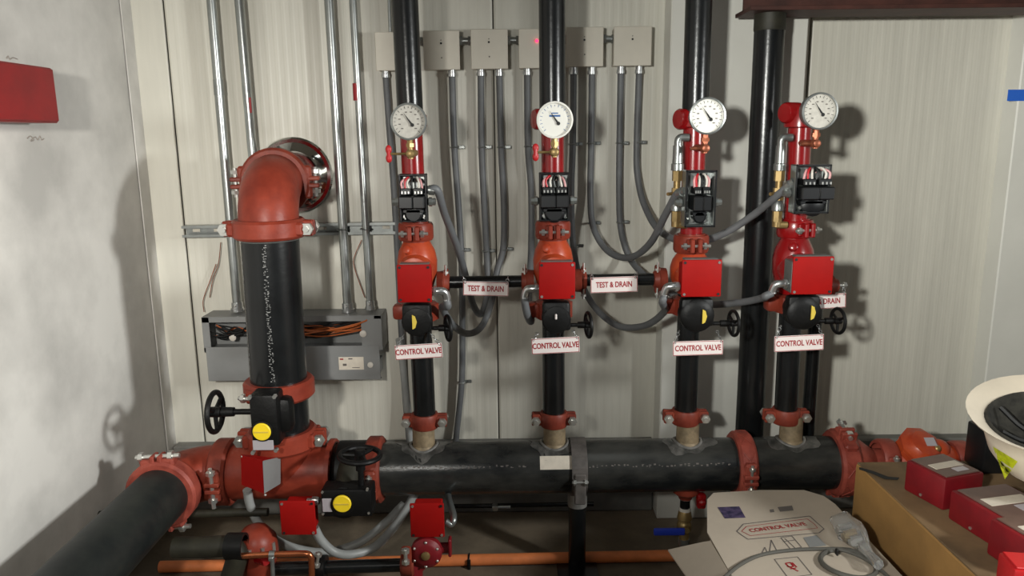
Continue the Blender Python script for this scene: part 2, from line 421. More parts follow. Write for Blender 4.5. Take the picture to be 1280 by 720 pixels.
for i in range(4):
    ax = riser_axis(i); cp = CPY[i]; up = UPY[i]
    base = ax(552); top = ax(0) if i < 3 else ax(150)
    r = thing('riser_pipe', base, 'thin black and red sprinkler riser, '+ORD[i], 'pipe', 'four thin risers on the header')
    # weld outlet with its bead, blended into the header
    hc = HP([531, 693, 858, 986][i]); so = V(hc.x, YH, hc.z)
    MB().lathe(so+Z_*(HR*.55), Z_, [(0, RR*1.32), (HR*.36, RR*1.2), (HR*.46, RR*1.02), (ax(cp).z-so.z-HR*.55, RR*.99)], 28).build('weld_outlet', 'weld_tan', r)
    mb = MB(); ring = []
    for k in range(40):
        q = 2*math.pi*k/40; rr = RR*1.22; yy = math.sin(q)*rr; xx = math.cos(q)*rr
        ring.append(so+V(xx, yy, math.sqrt(max(HR*HR-yy*yy, 0))+.001))
    mb.tube(ring+[ring[0]], .0045, 8, 0).build('weld_bead', 'weld_grey', r)
    mb = MB(); n_ = 36
    for j, rr in enumerate((RR*1.15, RR*1.5, RR*1.9)):
        for k in range(n_):
            q = 2*math.pi*k/n_; q2 = rr*(1+(.10*math.sin(3*q+i)+.08*math.sin(7*q+2*i))*(j > 0)); yy = math.sin(q)*q2*.92; xx = math.cos(q)*q2*1.25
            mb.v.append(so+V(xx, yy, math.sqrt(max((HR+.0008)**2-yy*yy, 0))+HD.z*xx))
    for j in range(2):
        for k in range(n_): mb.f.append((j*n_+k, j*n_+(k+1) % n_, (j+1)*n_+(k+1) % n_, (j+1)*n_+k))
    mb.build('ground_patch', 'scuff', r)
    MB().cyl(ax(cp), ax(425), RR).build('lower_pipe', 'black_pipe', r)
    MB().lathe(ax(up)-Z_*.03, Z_, [(0, RR*1.17), (.06, RR*1.17)], 20).build('neck', 'orange_paint' if i < 3 else 'spool_red', r)
    MB().cyl(ax(425), ax(up+2), RR*.98).build('middle_pipe', 'black_pipe', r)
    MB().cyl(ax(up), ax(150), .033).build('red_spool', 'spool_red', r)
    coupling(ax(cp), Z_, RR, .046, X_, r, earlen=.026, bl=.075, br=.0085, shift=0)
    coupling(ax(up), Z_, RR*1.2, .052, -Y_ if i != 3 else -Y_+X_*.3, r, m='orange_paint' if i < 3 else 'spool_red', earlen=.022, bl=.085, one=True)
    if i < 3:
        MB().cyl(ax(152), ax(-60), .0375, n=28).build('upper_pipe', 'black_pipe', r)
        MB().lathe(ax(160), ax(140)-ax(160), [(0,.034), (.004,.047), (.035,.047), (.04,.038)], 28).build('top_collar', 'spool_red' if i else 'coupling_paint', r)
    else:
        MB().lathe(ax(160), ax(130)-ax(160), [(0,.034), (.004,.046), (.05,.046), (.06,.04), (.064,.02)], 28).build('top_cap', 'spool_red', r)
    # red cap of the side outlet beside the gauge
    if i:
        c = ax(149 if i < 3 else 141); MB().lathe(c-X_*.01, -X_-Y_*.4, [(0,.03), (.042,.03), (.048,.026), (.05,.01)], 20).build('outlet_cap', 'spool_red', r)

    # --- check valve
    c = ax((up+TB[i][2])/2+12)
    cv = thing('check_valve', c-Z_*.1, ('red' if i == 3 else 'orange')+' domed check valve body on the '+ORD[i], 'valve', 'check valves on the thin risers')
    col = 'check_orange' if i < 3 else 'spool_red'
    zt_ = ax(up+9).z; zb_ = ax(366).z; hgt = zt_-zb_
    MB().lathe(V(c.x, YH, zb_), Z_, [(0,.036), (hgt*.12,.046), (hgt*.35,.058), (hgt*.6,.060), (hgt*.78,.054), (hgt*.92,.042), (hgt,.036)], 32).build('body', col, cv)
    MB().lathe(V(c.x, YH-.02, (zb_+zt_)/2-.01), -Y_, [(0,.055), (.045,.052), (.05,.048), (.06,.046), (.064,.03)], 28).build('cover', col, cv)
    for k in range(4):
        q = math.pi*(.25+.5*k); MB().cyl(V(c.x+math.cos(q)*.04, YH-.075, (zb_+zt_)/2-.01+math.sin(q)*.04), V(c.x+math.cos(q)*.04, YH-.09, (zb_+zt_)/2-.01+math.sin(q)*.04), .0065, n=6).build('cover_bolt', 'bolt', cv)
    MB().lathe(V(c.x-.02, YH-.045, zt_-.03), -Y_-X_*.3+Z_*.4, [(0,.014), (.016,.012), (.018,.008)], 10).build('plug', col, cv)

    # --- butterfly valve with gear operator
    g = GO[i]; Yg = 2.135; a = P(g[0], g[2], Yg); b = P(g[1], g[3], Yg); gc = (a+b)/2; gw = b.x-a.x; gh = a.z-b.z
    bv = thing('butterfly_valve', V(ax(415).x, YH, gc.z-.06), 'black gear-operated butterfly valve with small handwheel on the '+ORD[i], 'valve', 'butterfly valves on the thin risers')
    bc = V(ax(398).x, YH, gc.z)
    MB().lathe(bc-Z_*.03, Z_, [(0,.04), (.006,.058), (.054,.058), (.06,.04)], 8).box(bc-X_*.055, (.05, .05, .045), None, .01).build('wafer_body', 'orange_paint', bv)
    mb = MB(); wd_ = min(gw, .098)
    mb.lathe(V(gc.x, YH-.04, gc.z), -Y_, [(0,.03), (YH-.04-Yg-.02, .034), (YH-.04-Yg-.018, wd_*.5), (YH-.04-Yg+.018, wd_*.5), (YH-.04-Yg+.022, wd_*.46), (YH-.04-Yg+.026, wd_*.25)], 24)
    mb.box(V(gc.x, Yg+.0, gc.z+gh*.1), (wd_*.96, .042, gh*.72), None, .012)
    mb.box(V(gc.x+wd_*.3, Yg, gc.z-gh*.15), (wd_*.4, .04, .034), None, .008)
    mb.build('gear_housing', 'black_cast', bv)
    ixp = [517, 695, 880, 1016][i]; ic = P(ixp, [403, 396, 396, 391][i], Yg-.03)
    if i == 1: MB().box(ic, (.006, .006, .016), None, .002, 1).build('indicator', 'sign_white', bv)
    else:
        hh = .021; MB().prism([ic+V(-.004,0,-hh), ic+V(.004,0,-hh*.8), ic+V(.009,0,0), ic+V(.004,0,hh*.8), ic+V(-.004,0,hh)], (0,.006,0)).build('indicator', 'indicator', bv)
    hc_ = P(*HW[i], 2.15); handwheel(hc_, X_+Y_*[.34, .17, .15, .16][i], .036, bv, V(gc.x+wd_*.35, 2.15, hc_.z), .006)

    # --- red supervisory switch box
    t = TB[i]; Yt = 2.085; a = P(t[0], t[2], Yt); b = P(t[1], t[3], Yt); c = (a+b)/2
    tb = thing('tamper_switch_box', V(c.x, Yt+.03, b.z), 'square red tamper switch box on the front of the '+ORD[i], 'switch box', 'red switch boxes on the thin risers')
    W = b.x-a.x; H = a.z-b.z
    MB().box(V(c.x-(W*.05 if i == 3 else 0), Yt+.036, c.z-H*.06), (W*.9, .064, H*.84), None, .003, 1).build('base', 'galv' if i == 3 else 'box_red', tb)
    MB().box(V(c.x, Yt+.003, c.z), (W, .007, H), None, .0033, 2).build('cover', 'box_red', tb)
    for sx in (-1, 1):
        for sz in (-1, 1): MB().cyl(V(c.x+sx*(W/2-.008), Yt, c.z+sz*(H/2-.008)), V(c.x+sx*(W/2-.008), Yt-.002, c.z+sz*(H/2-.008)), .004, n=8).build('screw', 'black' if sz*sx < 0 or i == 0 else 'bolt', tb)
    MB().box(V(c.x, Yt+.022, c.z+H*.5-.001), (W*.86, .03, .006), None, .002, 1).build('flange', 'galv', tb)
    MB().box(V(c.x, (Yt+.065+YH-.03)/2, c.z-.03), (.03, YH-.03-Yt-.06, .05)).build('stem', 'black_cast', tb)
    sd = 1 if i == 0 else -1; q = V(c.x+sd*W*.48, Yt+.036, c.z-H*.27)
    MB().tube([q, q+X_*sd*.02, q+V(sd*.034, .004, -.004), q+V(sd*.040, .008, -.022), q+V(sd*.040, .008, -.03)], .0115, 12, 4).lathe(q+X_*sd*.004, X_*sd, [(0,.015), (.008,.015)], 6).build('conduit_elbow', 'silver', tb)
    RV[i]['tamper'] = q+V(sd*.040, .008, -.028)

    # --- flow switch, cover off
    f = FS[i]; Yf = 2.115; a = P(f[0], f[2], Yf); b = P(f[1], f[3], Yf); c = (a+b)/2; W = b.x-a.x; H = a.z-b.z
    fs = thing('flow_switch', V(c.x, Yf+.03, b.z), 'open black water flow switch with exposed terminals on the '+ORD[i], 'flow switch', 'open flow switches on the thin risers')
    MB().box(V(c.x, Yf+.045, c.z), (W*.94, .006, H*.94)).build('backplate', 'galv', fs)
    mb = MB()
    for q in (-1, 1):
        mb.box(V(c.x+q*(W/2-.003), Yf+.026, c.z), (.005, .044, H), None, .002, 1); mb.box(V(c.x, Yf+.026, c.z+q*(H/2-.003)), (W, .044, .005), None, .002, 1)
    mb.build('rim', 'black_plastic' if i < 2 else 'galv', fs)
    if i >= 2:
        mb = MB()
        for q in (-1, 1):
            mb.box(V(c.x+q*(W/2-.0025), Yf+.002, c.z), (.005, .004, H), None, .001, 1); mb.box(V(c.x, Yf+.002, c.z+q*(H/2-.0025)), (W, .004, .005), None, .001, 1)
        mb.build('gasket', 'black_plastic', fs)
    BW = [1, 1, .62, 1][i]; bx0 = [0, 0, 0, .08][i]*W; W0 = W; c0_ = c; c = c+X_*bx0; W = W*BW
    tb_ = MB().box(V(c.x-W*.22, Yf+.012, c.z+H*.15), (W*.36, .05, H*.13), None, .002, 1).box(V(c.x+W*.22, Yf+.012, c.z+H*.15), (W*.36, .05, H*.13), None, .002, 1).build('terminal_block', 'black_plastic', fs)
    for k in range(6):
        sx = c.x+W*(-.34+.115*k+(.12 if k > 2 else 0)); MB().box(V(sx, Yf-.014, c.z+H*.13), (.0035, .004, .007)).build('terminal_screw', 'bolt', tb_)
    MB().box(V(c.x-W*.22, Yf+.004, c.z-H*.07), (W*.5, .06, H*.26), None, .003, 1).box(V(c.x+W*.24, Yf+.004, c.z-H*.07), (W*.42, .06, H*.26), None, .003, 1).build('switch_block', 'black_plastic', fs)
    MB().lathe(V(c.x, Yf+.04, c.z-H*.32), -Y_, [(0, W*.34), (.03, W*.34), (.035, W*.26)], 16).box(V(c.x, Yf+.02, c.z-H*.27), (W*.76, .03, H*.08), None, .002, 1).build('retard_dial', 'black_plastic', fs)
    for sx in (-1, 1):
        MB().cyl(V(c.x+sx*W*.34, Yf+.04, c.z-H*.39), V(c.x+sx*W*.34, Yf+.02, c.z-H*.39), .005, n=8).build('screw', 'bolt', fs)
    for k, mm in enumerate(['wire_pink', 'wire_red', 'wire_white', 'wire_black', 'wire_black', 'wire_white', 'wire_pink']):
        x0 = c.x+W*(-.36+.12*k)
        MB().tube([V(x0, Yf+.0, c.z+H*.2), V(x0+random.uniform(-.004,.004), Yf+.0, c.z+H*.33), V(lerp(x0, c.x, .35), Yf+.012, c.z+H*(.40+.03*(k % 2))), V(lerp(x0, c.x, .8), Yf+.03, c.z+H*.34)], .0032, 6, 5).build('wire', mm, fs)
    W = W0; c = c0_
    MB().cyl(V(c.x, Yf+.045, c.z), V(c.x, YH-.03, c.z), .022, n=16).build('neck', 'spool_red', fs)
    for sx in (-1, 1):
        q = V(c.x+sx*W*.5, Yf+.03, c.z-.012)
        MB().lathe(q, X_*sx, [(0,.008), (.004,.013), (.012,.013), (.013,.010), (.022,.010)], 8).build('fitting', 'galv', fs)
    MB().torus(ax(f[2]/2+f[3]/2), Z_, .036, .005, 24, 8).build('saddle_strap', 'galv', fs)
    RV[i]['flow'] = V(c.x+(W*.5 if i < 2 else -W*.5), Yf+.03, c.z+H*(.16 if i < 2 else .12))

    # --- pressure gauge and its little cock
    Yg_ = 2.11; gc = P(*GA[i], Yg_); R = .050
    lookdir = [V(0,-1,0), V(0,-1,0), V(.02,-1,0), V(.03,-1,0)][i].normalized()
    pg = thing('pressure_gauge', gc-Z_*R, 'round '+['grey-faced', 'white-faced blue-scaled', 'white-faced chrome', 'white-faced chrome-rimmed'][i]+' pressure gauge at the top of the '+ORD[i], 'gauge', 'pressure gauges on the thin risers')
    MB().lathe(gc-lookdir*.03, lookdir, [(0,.012), (.004, R*.9), (.026, R*.96), (.032, R), (.037, R*.985), (.038, R*.90), (.032, R*.885)], 40, cap=False).build('case', ['galv', 'dial', 'zinc', 'zinc'][i], pg)
    MB().lathe(gc-lookdir*.01, lookdir, [(0, R*.2), (.008, R*.9), (.0105, R*.9)], 36).build('dial_face', 'dial_grey' if i in (0, 3) else 'dial', pg)
    o = gc+lookdir*.0012; aa = lookdir; u = V(0,0,1).cross(aa).normalized(); u = u if u.x > 0 else -u; v = aa.cross(u); v = v if v.z > 0 else -v
    R3 = lambda q: Matrix((u*math.cos(q)+v*math.sin(q), v*math.cos(q)-u*math.sin(q), aa)).transposed()
    mb = MB()
    for k in range(19):
        q = math.radians(225-270*k/18); L = .007 if k % 2 == 0 else .004
        mb.box(o+(u*math.cos(q)+v*math.sin(q))*R*.76, (L, .0012, .0005), R3(q))
    mb.build('scale_ticks', 'black' if i != 1 else 'blue_ink', pg)
    if i != 1:
        mb = MB()
        for k in range(10):
            q = math.radians(225-270*k/9); mb.box(o+(u*math.cos(q)+v*math.sin(q))*R*.52, (.006, .0026, .0005), R3(0))
        mb.build('scale_figures', 'ink_grey', pg)
    else:
        MB().box(o+v*R*.22, (.03, .005, .0005), R3(.0)).box(o+v*R*.36, (.018, .003, .0005), R3(0)).build('scale_band', 'blue_ink', pg)
    n0 = o+aa*.002+(u*.24-v*.26)*R; n1 = o+aa*.002+(u*-.30+v*.50)*R; nd = (n1-n0).normalized(); pr = aa.cross(nd)
    MB().prism([n0-pr*.003, n0+pr*.003, lerp(n0, n1, .45)+pr*.0018, n1, lerp(n0, n1, .45)-pr*.0018], aa*.0006).lathe(lerp(n0, n1, .1), aa, [(0,.005), (.001,.005)], 12).build('needle', 'black', pg)
    mtl = 'brass' if i < 2 else 'bronze'
    q = gc-Z_*R-lookdir*.012
    MB().cyl(q+Z_*.006, q-Z_*.022, .009, n=8).cyl(q-Z_*.008, q-Z_*.018, .012, n=6).build('stem', mtl, pg)
    ck = thing('gauge_cock', q-Z_*.06, 'small '+('brass' if i < 2 else 'bronze')+' shutoff cock under the gauge of the '+ORD[i], 'valve', 'gauge cocks on the thin risers')
    qq = q-Z_*.036
    MB().cyl(q-Z_*.02, qq-Z_*.014, .0085, n=12).ball(qq, .0135).cyl(qq+Y_*.0, V(qq.x, YH-.03, qq.z), .010, n=12).lathe(qq, -Y_, [(0,.010), (.016,.010), (.018,.005)], 12).build('body', mtl, ck)
    if i < 2:
        MB().cyl(qq, qq-X_*.055, .0035, n=8).build('lever', 'brass', ck)
        s_ = qq-X_*(.060 if i == 0 else .052)
        MB().ball(s_+Z_*.012, .011, .8, .5, 1.1).ball(s_-Z_*.012, .011, .8, .5, 1.1).cyl(s_-Z_*.01, s_+Z_*.01, .006, n=8).build('handle', 'device_bright', ck)
    else:
        MB().cyl(qq, qq-X_*.04-Z_*.001, .0045, n=8).box(qq-X_*.028, (.016, .008, .010), None, .003, 1).build('handle', mtl, ck)

    # --- control valve sign
    s_ = SG[i]; hk = [P(s_[0][0]+(8 if i else 12), s_[0][1]-(14 if i != 1 else 8), 2.15), P(s_[1][0]-(8 if i else 14), s_[1][1]-(12 if i != 1 else 8), 2.15)]
    sign('control_valve_sign', *s_, 'white sign lettered CONTROL VALVE in red hung on the '+ORD[i], 'CONTROL VALVE', 'control valve signs', .0195, 2.12, hk)

# side trim with brass test fittings on the two right hand risers
for i, (pts, lab) in {2: ([(848,172),(846,205),(846,232),(842,238),(846,262),(846,285)], ORD[2]), 3: ([(977,172),(975,205),(974,232),(973,238),(974,262),(974,285)], ORD[3])}.items():
    p = [P(x, y, 2.2) for x, y in pts]; p = [V(p[0].x, 2.2, q.z) for q in p]; c = p[0]
    tv = thing('test_trim', p[-1]-Z_*.05, 'column of small brass and zinc test fittings on the left side of the '+lab, 'pipe fitting', 'test trim on the risers')
    MB().tube([c+X_*.03, c+X_*.008, c-Z_*.008, c-Z_*.03], .011, 12, 5).build('elbow', 'galv', tv)
    MB().lathe(c-Z_*.022, -Z_, [(0,.014), (.05,.015), (.052,.018), (.07,.018), (.072,.012)], 14).build('union', 'galv', tv)
    z = c-Z_*.092
    MB().cyl(z, z-Z_*.03, .015, n=6).cyl(z-Z_*.03, z-Z_*.05, .010, n=12).cyl(z-Z_*.05, z-Z_*.085, .0155, n=6).build('test_valve', 'brass', tv)
    MB().cyl(z-Z_*.066, z-Z_*.066-X_*.03-Y_*.02, .005, n=8).build('valve_stem', 'brass', tv)
    z = z-Z_*.085
    MB().lathe(z, -Z_, [(0,.010), (.012,.017), (.03,.017), (.032,.010)], 14).build('sight_glass', 'galv', tv)
    z = z-Z_*.032
    MB().cyl(z, z-Z_*.03, .014, n=6).cyl(z-Z_*.03, z-Z_*.045, .013, n=12).cyl(z-Z_*.04, z-Z_*.04+X_*.03, .01, n=10).build('nipple', 'brass', tv)

# ------------------------------------------------------------------ test and drain line
def drain(px0, px1, py0, py1, lab, mid=None):
    a = P(px0, py0, YH); b = P(px1, py1, YH)
    t = thing('drain_pipe', lerp(a, b, .5)-Z_*.02, lab, 'pipe', 'test and drain pipes')
    MB().cyl(a, b, .0185).build('pipe_body', 'black_pipe', t)
    for p, s in ((a, 1), (b, -1)):
        d = (b-a).normalized()*s
        MB().lathe(p-d*.015, d, [(0,.034), (.02,.036), (.022,.03), (.036,.026), (.038,.0188)], 20).box(p+d*.012, (.012, .03, .085), None, .004, 1).build('flange', 'coupling_paint', t)
        bolt_mb(p+d*.012-Y_*.012, Z_, .11, .0048).build('bolt', 'bolt', t)
drain(553, 661, 353, 351.5, 'black test and drain pipe between the two leftmost thin risers')
drain(724, 826, 350.5, 349, 'black test and drain pipe between the second and third thin risers')
sign('test_drain_sign', (579,351.5),(636,353),(579.5,369), 'white sign lettered TEST & DRAIN between the two leftmost risers', 'TEST & DRAIN', 'test and drain signs', .0195, 2.20, [P(579,346,2.21), P(635,346,2.21)])
sign('test_drain_sign', (738,347),(797,345),(738.5,366.5), 'white sign lettered TEST & DRAIN between the second and third risers', 'TEST & DRAIN', 'test and drain signs', .0195, 2.20, [P(739,342,2.21), P(796,340,2.21)])
sign('test_drain_sign', (998,370),(1057.5,366),(999,388), 'white sign lettered TEST & DRAIN half hidden behind the rightmost red switch box', 'TEST & DRAIN', 'test and drain signs', .0195, 2.20, [P(1012,362,2.21), P(1054,358,2.21)])
# right hand drain drop
t = thing('drain_drop', P(1020, 560, 2.3), 'narrow black drain pipe dropping behind the right end of the header', 'pipe')
a = P(1021, 374, 2.362)
MB().tube([V(ax(355).x, YH, a.z+.02), V(a.x-.012, 2.34, a.z+.02), a, a-Z_*.05, V(a.x, 2.362, .02)], .021, 16, 6).build('pipe_body', 'black_pipe', t)
p = P(1040, 357, 2.22)
MB().lathe(p-X_*.06, X_, [(0,.03), (.06,.032), (.064,.022), (.075,.02)], 18).build('flange', 'coupling_paint', t)
bolt_mb(p+X_*.02, X_, .05, .006).build('bolt', 'bolt', t)
# tall black pipe behind the rightmost riser
YP = 2.42; a = P(963, 14, YP); b = P(937, 530, YP); d = (b-a).normalized()
t = thing('tall_pipe', a+d*((a.z-.005)/-d.z), 'tall thick black pipe between the third and rightmost risers, rising to the beam', 'pipe')
MB().cyl(a, a+d*((a.z-.005)/-d.z), .0455, n=28).build('pipe_body', 'black_pipe', t)
MB().lathe(a, d, [(0,.047), (.055,.047), (.058,.0455)], 28).build('top_sleeve', 'olive_dark', t)

# ------------------------------------------------------------------ left assembly: big riser, elbow, tee, valves
YR = 2.22; BR = .0835
def lax(py): return P(lerp(337.5, 349, (py-300)/180), py, YR)
t = thing('supply_riser', lax(560), 'wide black supply riser pipe at the left, topped by an orange elbow', 'pipe')
pb_ = MB().cyl(lax(283), lax(545), BR, n=40).build('pipe_body', 'black_pipe', t)
MB().torus(lax(299), Z_, BR-.001, .002, 40, 6).build('groove_edge', 'galv', t)
def rn(ph): return lambda s: (-Y_*math.cos(ph+s)+X_*math.sin(ph+s))*(BR+.0006)
marks(lax(302), lax(468), rn(.1), .075, 84, pb_, 'stencil'); marks(lax(325), lax(468), rn(-.95), .05, 22, pb_, 'stencil')
coupling(lax(285), Z_, BR, .056, X_, t, m='orange_paint', earlen=.028, bl=.10, br=.011, shift=.0)
coupling(lax(484), Z_, BR, .056, -Y_-X_*.25, t, m='orange_paint', earlen=.02, bl=.13, br=.008, one=True)
coupling(lax(546), Z_, BR, .06, X_, t, m='orange_paint', earlen=.030, bl=.10, br=.011)
# elbow to the wall
e0 = lax(283); zc_ = P(372, 222, YW).z; rad = zc_-e0.z
rad = max(.12, rad)
el = thing('pipe_elbow', lax(270), 'orange cast elbow turning the wide supply riser into the wall', 'pipe elbow')
xw = P(374, 222, YW).x
ED = V(-.10, 1, 0).normalized()
arc = [e0 + ED*(rad*(1-math.cos(q)))+Z_*(rad*math.sin(q)) for q in [math.pi/2*k/14 for k in range(15)]]
yend = arc[-1].y
arc = [e0-Z_*.0]+arc[1:]
MB().tube(arc, BR*1.03, 32, 0).build('body', 'orange_paint', el)
ew = arc[-1]+ED*((YW-arc[-1].y)/ED.y)
MB().cyl(arc[-1], ew+ED*.05, BR, n=32).build('wall_stub', 'spool_red', el)
coupling(arc[-1]+ED*.02, ED, BR, .05, X_, el, m='coupling_paint', earlen=.03, bl=.09, br=.008)
esc = thing('escutcheon', V(ew.x, YW, ew.z-.13), 'round chrome escutcheon plate on the wall behind the orange elbow', 'escutcheon')
MB().lathe(V(ew.x+.004, YW+.002, ew.z+.004), -Y_, [(0,.132), (.010,.132), (.016,.126), (.012,.114), (.02,.098), (.03,.086)], 48, cap=False).build('plate', 'chrome', esc)
# tee on the header axis
tx = lax(580).x
def HX(x): return h0+HD*((x-h0.x)/HD.x)
te = thing('pipe_tee', HX(tx)-Z_*.1, 'red-orange cast tee joining the supply riser to the header', 'pipe tee')
xl_ = P(283, 597, YH).x; xr_ = P(418, 585, YH).x
MB().lathe(HX(xl_), HD, [(0, BR), ((xr_-xl_)*.12, BR*1.04), ((xr_-xl_)*.9, BR*1.04), (xr_-xl_, BR)], 36).cyl(HX(tx), lax(548), BR*1.03, n=36).build('body', 'orange_paint', te)
MB().lathe(HX(xr_-.012), HD, [(0, BR), (0, BR*1.18), (.014, BR*1.18), (.014, BR)], 36, cap=False).build('end_rim', 'orange_paint', te)
coupling(HX(xl_), HD, BR, .056, -Y_-Z_*.02, te, m='coupling_paint', earlen=.02, bl=.13, br=.008, one=True)
# elbow toward the camera and big pipe along the left wall
eb = thing('corner_elbow', P(235, 640, 2.2), 'red-orange elbow turning the left end of the header toward the viewer', 'pipe elbow')
q0 = HX(xl_-.01); rr_ = .125
arc2 = [q0 + V(-rr_*math.sin(q), -rr_*(1-math.cos(q)), 0) for q in [math.pi/2*k/12 for k in range(13)]]
MB().tube(arc2, BR*1.03, 32, 0).build('body', 'orange_paint', eb)
e2 = arc2[-1]
coupling(e2-Y_*.015, Y_, BR, .052, Z_-X_*.05, eb, m='coral_paint', earlen=.018, bl=.13, br=.009)
tag(MB().cyl(e2, V(e2.x, .35, e2.z), BR, n=40).build('supply_main', 'dusty_pipe'), 'large dusty black supply main running toward the viewer along the left wall', 'pipe')
# gear operated butterfly valve on the supply riser (yellow disc, handwheel to the left)
g1 = thing('butterfly_valve', P(330, 560, 2.05), 'black gear-operated butterfly valve with yellow disc and handwheel facing the left wall', 'valve')
Yo = 2.06; a = P(310, 494, Yo); b = P(350, 558, Yo); c = (a+b)/2
MB().box(V(c.x, Yo+.035, c.z), (b.x-a.x, .075, a.z-b.z), None, .010).box(V(c.x+.02, Yo+.06, c.z-.0), ((b.x-a.x)*1.2, .06, (a.z-b.z)*.7), None, .02).build('gear_housing', 'black_cast', g1)
MB().cyl(V(c.x+.01, Yo+.07, c.z), V(c.x+.03, YR-.05, c.z), .03).build('neck', 'black_cast', g1)
dc = P(327, 540, Yo-.012)
MB().lathe(dc+Y_*.012, -Y_, [(0,.032), (.008,.031), (.009,.026)], 28).build('bezel', 'black_cast', g1)
yd = MB().lathe(dc+Y_*.004, -Y_, [(0,.026), (.004,.026), (.006,.024)], 28).build('indicator_disc', 'yellow', g1)
MB().box(dc-Y_*.0025, (.040, .0025, .004)).build('slot_bar', 'indicator', yd)
lp = P(329, 556.5, Yo-.004); MB().box(lp, (.06, .002, .030), None, .0008, 1).build('name_plate', 'label_silver', g1)
for x, y in ((312,497),(343,496),(316,566),(345,563)): q = P(x, y, Yo-.004); MB().cyl(q+Y_*.01, q-Y_*.004, .006, n=6).build('bolt', 'bolt', g1)
wc = P(269, 515, Yo+.03); handwheel(wc, X_-Y_*.02, .057, g1, V(a.x+.004, Yo+.03, wc.z), .0085)
# second operator on the header
g2 = thing('butterfly_valve', P(435, 650, 2.05), 'black gear-operated butterfly valve with yellow disc and handwheel on top, in front of the header', 'valve')
a = P(401, 612, Yo); b = P(466, 645, Yo); c = (a+b)/2
MB().lathe(HP(422), HD, [(0, BR*.98), (.01, BR*1.1), ((HP(464)-HP(422)).length-.01, BR*1.1), ((HP(464)-HP(422)).length, BR*.98)], 32).build('valve_body', 'black_cast', g2)
MB().lathe(V(P(440,600,2.2).x, YH-.06, c.z+.05), -Y_*.8-Z_*.5, [(0,.04), (.08,.036), (.085,.045), (.1,.045)], 20).build('neck', 'olive_dark', g2)
MB().box(V(c.x, Yo+.03, c.z), (b.x-a.x, .07, a.z-b.z), None, .006).lathe(P(428,630,Yo)+Y_*.03, -Y_, [(0,.049), (.024,.049), (.028,.036), (.038,.034)], 28).build('gear_housing', 'black_cast', g2)
dc = P(427.5, 630, Yo-.014)
yd = MB().lathe(dc+Y_*.004, -Y_, [(0,.0265), (.004,.0265), (.006,.024)], 28).build('indicator_disc', 'yellow', g2)
MB().box(dc-Y_*.0025, (.040, .0025, .004)).build('slot_bar', 'indicator', yd)
MB().box(P(409, 631.5, Yo-.0065), (.028, .002, .042), None, .0008, 1).build('name_plate', 'label_silver', g2)
for x, y in ((403,615),(459,612),(404,642),(461,641)): q = P(x, y, Yo-.004); MB().cyl(q+Y_*.006, q-Y_*.004, .004, n=6).build('bolt', 'bolt', g2)
wc = P(450, 569, Yo+.03); handwheel(wc, Z_+X_*.05, .058, g2, V(P(452,612,Yo+.03).x, Yo+.03, a.z-.004), .0085)
q = P(399, 626, Yo+.02); MB().lathe(q, -X_, [(0,.011), (.008,.014), (.02,.014), (.022,.009), (.035,.009)], 8).build('conduit_fitting', 'silver', g2)

def red_box(name, px, Yd, label, rotz=0, depth=.06, side='box_red'):
    a = P(px[0], px[2], Yd); b = P(px[1], px[3], Yd); c = (a+b)/2; W = b.x-a.x; H = a.z-b.z
    t = thing(name, V(c.x, Yd, b.z), label, 'switch box')
    R = Matrix.Rotation(rotz, 3, 'Z'); Rm = R
    MB().box(c+R @ V(0, depth/2+.004, -H*.06), (W*.82, depth, H*.8), Rm, .003, 1).build('base', side, t)
    MB().box(c, (W, .007, H), Rm, .0034, 2).build('cover', 'box_red', t)
    for sx in (-1, 1):
        for sz in (-1, 1): MB().cyl(c+R @ V(sx*(W/2-.008), 0, sz*(H/2-.008)), c+R @ V(sx*(W/2-.008), -.006, sz*(H/2-.008)), .004, n=8).build('screw', 'bolt' if sx*sz < 0 else 'black', t)
    return t
# tamper box with grey side on the tee, square box below it, square box on the drain valve
tt = thing('tamper_switch_box', P(325, 618, 2.08), 'red tamper switch box with bare grey side plate on the cast tee', 'switch box')
A = P(301, 569, 2.12); B_ = P(328, 577, 2.06); C_ = P(350, 572, 2.13); D_ = P(302, 606, 2.12); E_ = P(330, 617, 2.06); G_ = P(350, 605, 2.13)
dn = V(0, .006, 0)
MB().prism([A, B_, E_, D_], dn).build('cover', 'box_red', tt); MB().prism([B_+X_*.0008, C_, G_, E_+X_*.0008], dn).build('side_plate', 'wireway_grey', tt)
MB().add([A+dn, B_+dn, C_+dn, D_+dn, E_+dn, G_+dn], [(0,1,2), (3,4,5), (0,2,5,3), (0,1,4,3), (1,2,5,4)]).build('base', 'box_red', tt)
for q in (A, E_): MB().ball(q+V(.004, -.001, -.004), .004).build('screw', 'bolt', tt)
rb2 = red_box('tamper_switch_box', (349, 396, 626, 668), 2.04, 'square red switch box hanging beside the yellow-disc operator below the header')
rb3 = red_box('tamper_switch_box', (512, 556, 629, 671), 2.02, 'square red switch box mounted above the round red drain valve')

